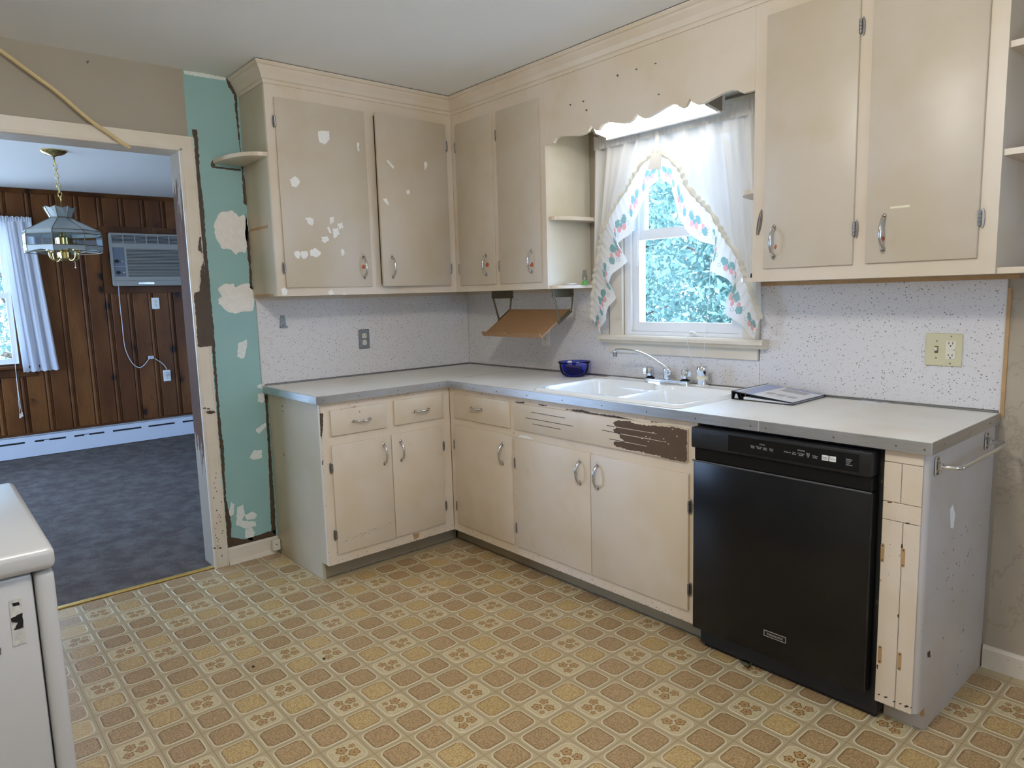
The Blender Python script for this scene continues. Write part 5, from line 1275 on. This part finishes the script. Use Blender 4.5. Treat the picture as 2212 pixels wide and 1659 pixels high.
# dining window
w4 = struct(bpy.data.objects.new('window_4', None)); COL.objects.link(w4); w4.location = (XD, -2.62, .86)
def w4b(name, mat, *a, bev=0): return box1(name, mat, w4, *a, bev=bev)
def dsash(x0, x1, z0, z1):
    mb = MB(); plate(mb, -3.19, -2.05, z0, z1, [(-3.15, -2.09, z0+.045, z1-.04)], x0, x1, Tx); o = mb.build('sash', 'vinyl', w4); MB().box((x0+x1)/2-.002, (x0+x1)/2+.002, -3.15, -2.09, z0+.045, z1-.04).build('pane', 'glass', o)
dsash(XD-.07, XD-.04, .862, 1.49); dsash(XD-.11, XD-.08, 1.45, 2.098)
w4b('casing', 'pinedark', XD-.019, XD+.022, -2.05, -1.975, .80, 2.16); w4b('casing', 'pinedark', XD-.019, XD+.022, -3.27, -3.19, .80, 2.16); w4b('casing', 'pinedark', XD-.019, XD+.022, -3.27, -1.975, 2.09, 2.165)
w4b('frame', 'vinyl', XD-.13, XD-.02, -3.22, -3.19, .86, 2.10); w4b('frame', 'vinyl', XD-.13, XD-.02, -2.05, -2.02, .86, 2.10)
w4b('sill', 'pinedark', XD-.02, XD+.055, -3.34, -1.90, .815, .842, bev=.004); w4b('apron', 'pinedark', XD-.019, XD+.020, -3.28, -1.93, .742, .815, bev=.003)
w4b('inner_sill', 'vinyl', XD-.13, XD-.021, -3.19, -2.05, .842, .862)
# dining curtain
XK = XD+.075
dc = thing('dining_curtain', (XK, -1.93, .78), 'long white curtain hanging beside the dining room window', 'curtain')
mb = MB(); rows = []
for i in range(61):
    s_ = i/60; row = []
    for j in range(24):
        t = j/23; yl = -2.40+(-2.05+2.40)*0; ya, yb = -2.080+t*.045, -1.848+t*.085
        yy = ya+(yb-ya)*s_; z_ = 2.135-(2.135-.785)*t
        row.append((XK+(.010+.010*t)*(math.sin(s_*2*PI*3.4+.8*math.sin(t*2.2))+.55*math.sin(s_*2*PI*7.3+1.1+.5*t)*(1-.6*t)), yy, z_+(.004*math.sin(s_*40) if j == 23 else 0)))
    rows.append(row)
mb.grid(rows); mb.build('panel', 'dcurtain', dc, smooth=True)
mb = MB(); rows = []
for i in range(101):
    yy = -2.085+.238*i/100; rows.append([(XK+.008+.007*math.sin(yy*330+math.sin(yy*50)), yy, z_) for z_ in (2.11, 2.125, 2.14, 2.155+.004*math.sin(yy*170))])
mb.grid(rows); mb.build('rod_header', 'dcurtain', dc, smooth=True)
dr_ = thing('curtain_rod', (XK, -2.6, 2.125), 'white curtain rod above the dining room window', 'rod')
MB().tube([(XK, -3.35, 2.128), (XK, -1.855, 2.128)], .006, 8).build('rod', 'white_plastic', dr_); MB().box(XD+.0225, XK, -1.99, -1.98, 2.118, 2.138).build('bracket', 'white_plastic', dr_)
c2 = cord('blind_cord', 'thin blind cord with two white tassels below the dining window', [[P('x', XD+.058, 12, 560), P('x', XD+.060, 25, 700), P('x', XD+.066, 34, 800), P('x', XD+.066, 43, 895)], [P('x', XD+.066, 34, 800), P('x', XD+.068, 40, 850), P('x', XD+.068, 47, 893)]], .0022)
for q in ((44, 899), (48, 896)):
    p = P('x', XD+.066, *q); MB().lathe(p, [(.004, .026), (.006, .01), (.010, -.012), (.009, -.016)], 10).build('tassel', 'cream_plastic', c2, smooth=True)
# air conditioner in its wood frame
ac = thing('air_conditioner', (XD+.06, -.93, 1.535), 'beige wall air conditioner set in a dark wood frame', 'air conditioner')
AY_0, AY_1, AZ0, AZ1 = -1.250, -.60, 1.545, 2.040; XF = XD+.10
MB().box(XD+.0005, XF-.012, AY_0+.004, AY_1-.004, AZ0+.004, AZ1-.002, bev=.004).build('housing', 'acgrey', ac)
mb = MB(); gy = [(-1.232+.102*n, -1.137+.102*n) for n in range(6)]
plate(mb, AY_0, AY_1, AZ0, AZ1, [(a, b, 1.945, 2.022) for a, b in gy]+[(-1.235, -1.135, 1.630, 1.905), (-1.118, -.615, 1.628, 1.895)], XF-.012, XF, Tx)
mb.build('face_panel', 'acgrey', ac)
MB().box(XF-.0118, XF-.0105, AY_0+.006, AY_1-.006, 1.60, AZ1-.006).build('back_plate', 'black', ac)
MB().box(XF-.0104, XF-.007, -1.235, -1.135, 1.630, 1.905).build('control_panel', 'acdark', ac)
mb = MB()
for n in range(6):
    for a, b in gy[:6]: mb.box(XF-.010, XF-.004, a, b, 1.950+n*.0125, 1.9535+n*.0125)
o = mb.build('vent_slats', 'dwgrey', ac); o['kind'] = 'stuff'
mb = MB()
for n in range(19): mb.box(XF-.010, XF-.001, -1.118, -.615, 1.632+n*.0141, 1.6395+n*.0141)
o = mb.build('grille_slats', 'acgrey', ac); o['kind'] = 'stuff'
for yy, zz_ in ((-1.205, 1.775), (-1.200, 1.668)):
    MB().cyl((XF-.007, yy, zz_), (XF+.010, yy, zz_), .017, .015, seg=14).build('knob', 'dwmat', ac)
    MB().box(XF-.0069, XF-.006, yy+.040, yy+.055, zz_-.004, zz_+.004).build('marking', 'dwgrey', ac)
MB().box(XF-.0069, XF-.006, -1.232, -1.138, 1.722, 1.725).build('marking', 'dwgrey', ac)
MB().box(XF+.0005, XF+.012, AY_0-.002, AY_1, AZ0-.006, 1.590, bev=.003).build('bottom_rail', 'acgrey', ac); MB().box(XF+.0122, XF+.014, -1.04, -.90, 1.556, 1.572).build('badge', 'silver', ac)
fr = thing('ac_wood_frame', (XD+.02, -.93, 1.46), 'dark wooden surround nailed round the air conditioner', 'frame')
fy0, fy1, fz0, fz1 = -1.318, -.535, 1.472, 2.108
for nm, pl_ in (('side_board', [(fy0, fz0), (AY_0-.004, AZ0-.008), (AY_0-.004, AZ1+.004), (fy0, fz1)]), ('side_board', [(AY_1+.004, AZ0-.008), (fy1, fz0), (fy1, fz1), (AY_1+.004, AZ1+.004)]), ('top_board', [(AY_0-.004, AZ1+.004), (AY_1+.004, AZ1+.004), (fy1, fz1), (fy0, fz1)]), ('bottom_board', [(fy0, fz0), (fy1, fz0), (AY_1+.004, AZ0-.008), (AY_0-.004, AZ0-.008)])):
    MB().prism([(XD+.0035, a, b) for a, b in pl_], (.024, 0, 0)).build(nm, 'pinedark', fr)
# power cord of the air conditioner
pc_ = cord('power_cord', 'grey power cord running from the air conditioner to the outlet', [[P('x', XF+.014, 256, 612), P('x', XD+.05, 258, 645), P('x', XD+.02, 264, 700), P('x', XD+.02, 270, 750), P('x', XD+.02, 284, 782), P('x', XD+.03, 300, 794), P('x', XD+.04, 312, 788), P('x', XD+.03, 326, 772), P('x', XD+.03, 340, 778), P('x', XD+.03, 354, 788), P('x', XD+.035, 361, 800)]], .0045, 'cord')
p = P('x', XD+.03, 327, 772); MB().box(p.x-.008, p.x+.012, p.y-.030, p.y+.025, p.z-.018, p.z+.016, bev=.006).build('cord_bundle', 'cord', pc_)
p = P('x', XD+.03, 361, 808); MB().box(p.x-.005, p.x+.022, p.y-.018, p.y+.018, p.z-.020, p.z+.022, bev=.006).build('plug', 'cord', pc_)
outlet('wall_outlet', 'white outlet on the pine wall just under the air conditioner', (XD+.0022, -.878, 1.367), (1, 0, 0), 'white_plastic', 'cream_plastic')
outlet('wall_outlet', 'white outlet on the pine wall with the grey plug in it', (XD+.0022, -.834, .634), (1, 0, 0), 'white_plastic', 'cream_plastic')

# ---- pendant lamp
PX, PY = -2.079, -1.901
pn_ = thing('pendant_lamp', (PX, PY, 1.66), 'brass and glass pendant lamp hanging from the dining room ceiling', 'lamp')
MB().lathe((PX, PY, ZD), [(.078, -.0005), (.078, -.006), (.070, -.016), (.050, -.026), (.020, -.034), (.010, -.040)], 28).build('canopy', 'brass', pn_, smooth=35)
MB().tube([(PX, PY, ZD-.04), (PX, PY, ZD-.065)], .005, 8).build('hook', 'bracket', pn_)
zc_ = ZD-.060
n_l = 9
for k in range(n_l):
    cz = zc_-.016-k*.0305; a = (k % 2)*PI/2; pts = []
    for q in range(14):
        an = 2*PI*q/14; r_ = .011*math.cos(an); pts.append((PX+r_*math.cos(a)+.0012*k, PY+r_*math.sin(a)+.0015*k, cz+.021*math.sin(an)))
    MB().tube(pts, .0026, 6, closed=True).build('chain_link', 'brass', pn_, smooth=True)
MB().tube([(PX+.012, PY+.012, zc_-.27), (PX+.008, PY+.008, 2.03), (PX, PY, 1.97)], .004, 6).build('stem', 'brass', pn_)
def ring8(r, z, wob=0): return [Vector((PX+r*math.cos(2*PI*k/8+PI/8), PY+r*math.sin(2*PI*k/8+PI/8), z)) for k in range(8)]
tiers = [('crown_pane', 'shadewhite', (.098, 2.038), (.066, 1.966)), ('roof_pane', 'shadewhite', (.068, 1.962), (.232, 1.872)), ('band_pane', 'shadewhite', (.232, 1.872), (.240, 1.848)),
         ('clear_pane', 'shadeglass', (.240, 1.846), (.242, 1.770)), ('skirt_pane', 'shadewhite', (.242, 1.768), (.238, 1.730))]
for nm, mt, (r0, z0_), (r1, z1_) in tiers:
    A, B = ring8(r0, z0_), ring8(r1, z1_)
    for k in range(8):
        k2 = (k+1) % 8; a, b, c_, d_ = A[k], A[k2], B[k2], B[k]; n_ = (b-a).cross(d_-a).normalized()
        if n_.dot((a+b)/2-Vector((PX, PY, (a.z)))) > 0: n_ = -n_
        if nm == 'crown_pane': m1 = (a+b)/2-Vector((0, 0, .012)); poly = [a, m1, b, c_, d_]
        elif nm == 'skirt_pane': m1 = (c_+d_)/2+Vector((0, 0, .014)); poly = [a, b, c_, m1, d_]
        else: poly = [a, b, c_, d_]
        MB().prism(poly, n_*.003).build(nm, mt, pn_)
        e_ = MB(); e_.tube([a, d_], .0028, 5); e_.tube([d_, c_], .0024, 5)
        if nm == 'crown_pane': e_.tube([a, (a+b)/2-Vector((0, 0, .012)), b], .0015, 5)
        e_.build('came', 'bracket', pn_)
MB().lathe((PX, PY, 0), [(.020, 1.96), (.020, 1.84), (.046, 1.83), (.046, 1.78), (.034, 1.77), (.034, 1.74), (.044, 1.73), (.040, 1.69), (.020, 1.675)], 20).build('body', 'brass', pn_, smooth=35)
for k in range(4):
    a = k*PI/2+.5; dx, dy = math.cos(a), math.sin(a)
    MB().tube(smooth_path([Vector((PX+dx*r_, PY+dy*r_, z_)) for r_, z_ in ((.035, 1.70), (.06, 1.675), (.095, 1.685), (.108, 1.715), (.108, 1.735))], 4), .006, 8).build('arm', 'brass', pn_, smooth=True)
    MB().lathe((PX+dx*.108, PY+dy*.108, 1.735), [(.012, 0), (.020, .006), (.016, .018), (.018, .055)], 14).build('socket', 'brass', pn_, smooth=True)
MB().tube([(PX+.05, PY+.05, 1.69), (PX+.05, PY+.05, 1.63)], .0012, 5).build('pull_chain', 'chrome', pn_); MB().ball((PX+.05, PY+.05, 1.626), .006, sub=1).build('pull_knob', 'white_plastic', pn_)

# ================================================================== OUTSIDE
struct(box1('ground_lawn', 'lawn', None, -40, 30, -30, 45, -.9, -.7))
def tree(loc, h, R, n, lab, grp, seed, zlow=-.4, leaf=.085):
    rd_ = random.Random(seed); t = thing('tree', loc, lab, 'tree', grp); L0 = Vector(loc)
    mb = MB(); mb.tube([L0, L0+Vector((.1, .05, h*.5)), L0+Vector((-.05, .1, h))], [.16, .11, .04], 8)
    for k in range(7):
        a = rd_.uniform(0, 2*PI); b0 = L0+Vector((0, 0, h*rd_.uniform(.25, .8))); mb.tube([b0, b0+Vector((math.cos(a)*R*.7, math.sin(a)*R*.7, rd_.uniform(.2, .8)))], [.05, .015], 5)
    mb.build('trunk', 'bark', t, smooth=True)
    bm = MB(); V = bm.bm.verts.new; centers = []
    for k in range(70):
        while True:
            p = Vector((rd_.uniform(-1, 1), rd_.uniform(-1, 1), rd_.uniform(-1, 1)))
            if .25 < p.length < 1: break
        centers.append(L0+Vector((p.x*R, p.y*R, zlow-loc[2]+(h*1.15-zlow+loc[2])*(p.z+1)/2)))
    for k in range(n):
        c = rd_.choice(centers); p = c+Vector((rd_.gauss(0, .30), rd_.gauss(0, .30), rd_.gauss(0, .26)))
        u_ = Vector((rd_.gauss(0, 1), rd_.gauss(0, 1), rd_.gauss(0, 1))).normalized(); v_ = u_.orthogonal().normalized(); s_ = leaf*rd_.uniform(.6, 1.3)
        try: bm.bm.faces.new((V(p-u_*s_), V(p-v_*s_*.45), V(p+u_*s_), V(p+v_*s_*.45)))
        except ValueError: pass
    o = bm.build('foliage', 'leaf', t, recalc=False); o['kind'] = 'stuff'
for k, (x, y_, h_, R_, lab) in enumerate(((-4.6, 10.6, 4.6, 1.9, 'nearest leafy tree seen through the right of the kitchen window'), (-8.9, 12.6, 5.0, 1.9, 'leafy tree seen through the left of the kitchen window'), (-6.9, 17.2, 6.0, 2.3, 'taller leafy tree behind the nearest one outside the kitchen'), (-12.6, 17.6, 6.4, 2.4, 'far leafy tree at the left of the kitchen window view'), (.2, 16.0, 5.4, 1.9, 'leafy tree at the far right of the kitchen window view'))):
    tree((x, y_, -.7), h_, R_, 11000, lab, 'trees outside the kitchen window', 11+k, leaf=.085)
for k, (x, y_, h_, R_, lab) in enumerate(((-8.6, -1.5, 4.0, 1.2, 'near leafy tree outside the dining room window'), (-12.4, -1.2, 5.4, 1.7, 'far leafy tree outside the dining room window'))):
    tree((x, y_, -.7), h_, R_, 7000, lab, 'trees outside the dining window', 31+k, leaf=.05)

# crumbs on the floor
for q, lab in (((700, 1425), 'black crumb on the vinyl floor below the left cabinet'), ((547, 1442), 'small dark crumb on the vinyl floor near the white appliance')):
    p = P('z', 0, *q); p.z = .0018
    o = MB().ball(p+Vector((0, 0, .003)), .006, scale=(1.4, .8, .5), sub=1).build('floor_crumb', 'dwmat', None, smooth=True); tag(o, lab, 'debris', 'crumbs on the vinyl floor')

# dark dirt gathered along the foot of the toe kicks
def dirt(parent, a0, a1, along_y, k):
    r2 = random.Random(k); n = 60; pts0, pts1 = [], []
    for i in range(n+1):
        a = a0+(a1-a0)*i/n; h = .003+.006*abs(mnoise.noise(Vector((a*9, k, 0))))+.002*r2.random()
        if along_y: pts0.append((.5468, a, .0019)); pts1.append((.5468, a, .0019+h))
        else: pts0.append((a, -.5468, .0019)); pts1.append((a, -.5468, .0019+h))
    mb = MB(); mb.grid([pts0, pts1]); off = Vector((.0006, 0, 0)) if along_y else Vector((0, -.0006, 0))
    mb.grid([[Vector(p)+off for p in pts0], [Vector(p)+off for p in pts1]]); mb.grid([[Vector(p)+off for p in pts1], pts1])
    o = mb.build('dirt_line', 'caddark', parent)
dirt(cb, -1.345, -.56, True, 1); dirt(cb2, .56, 1.143, False, 2); dirt(sb, 1.144, 2.173, False, 3)
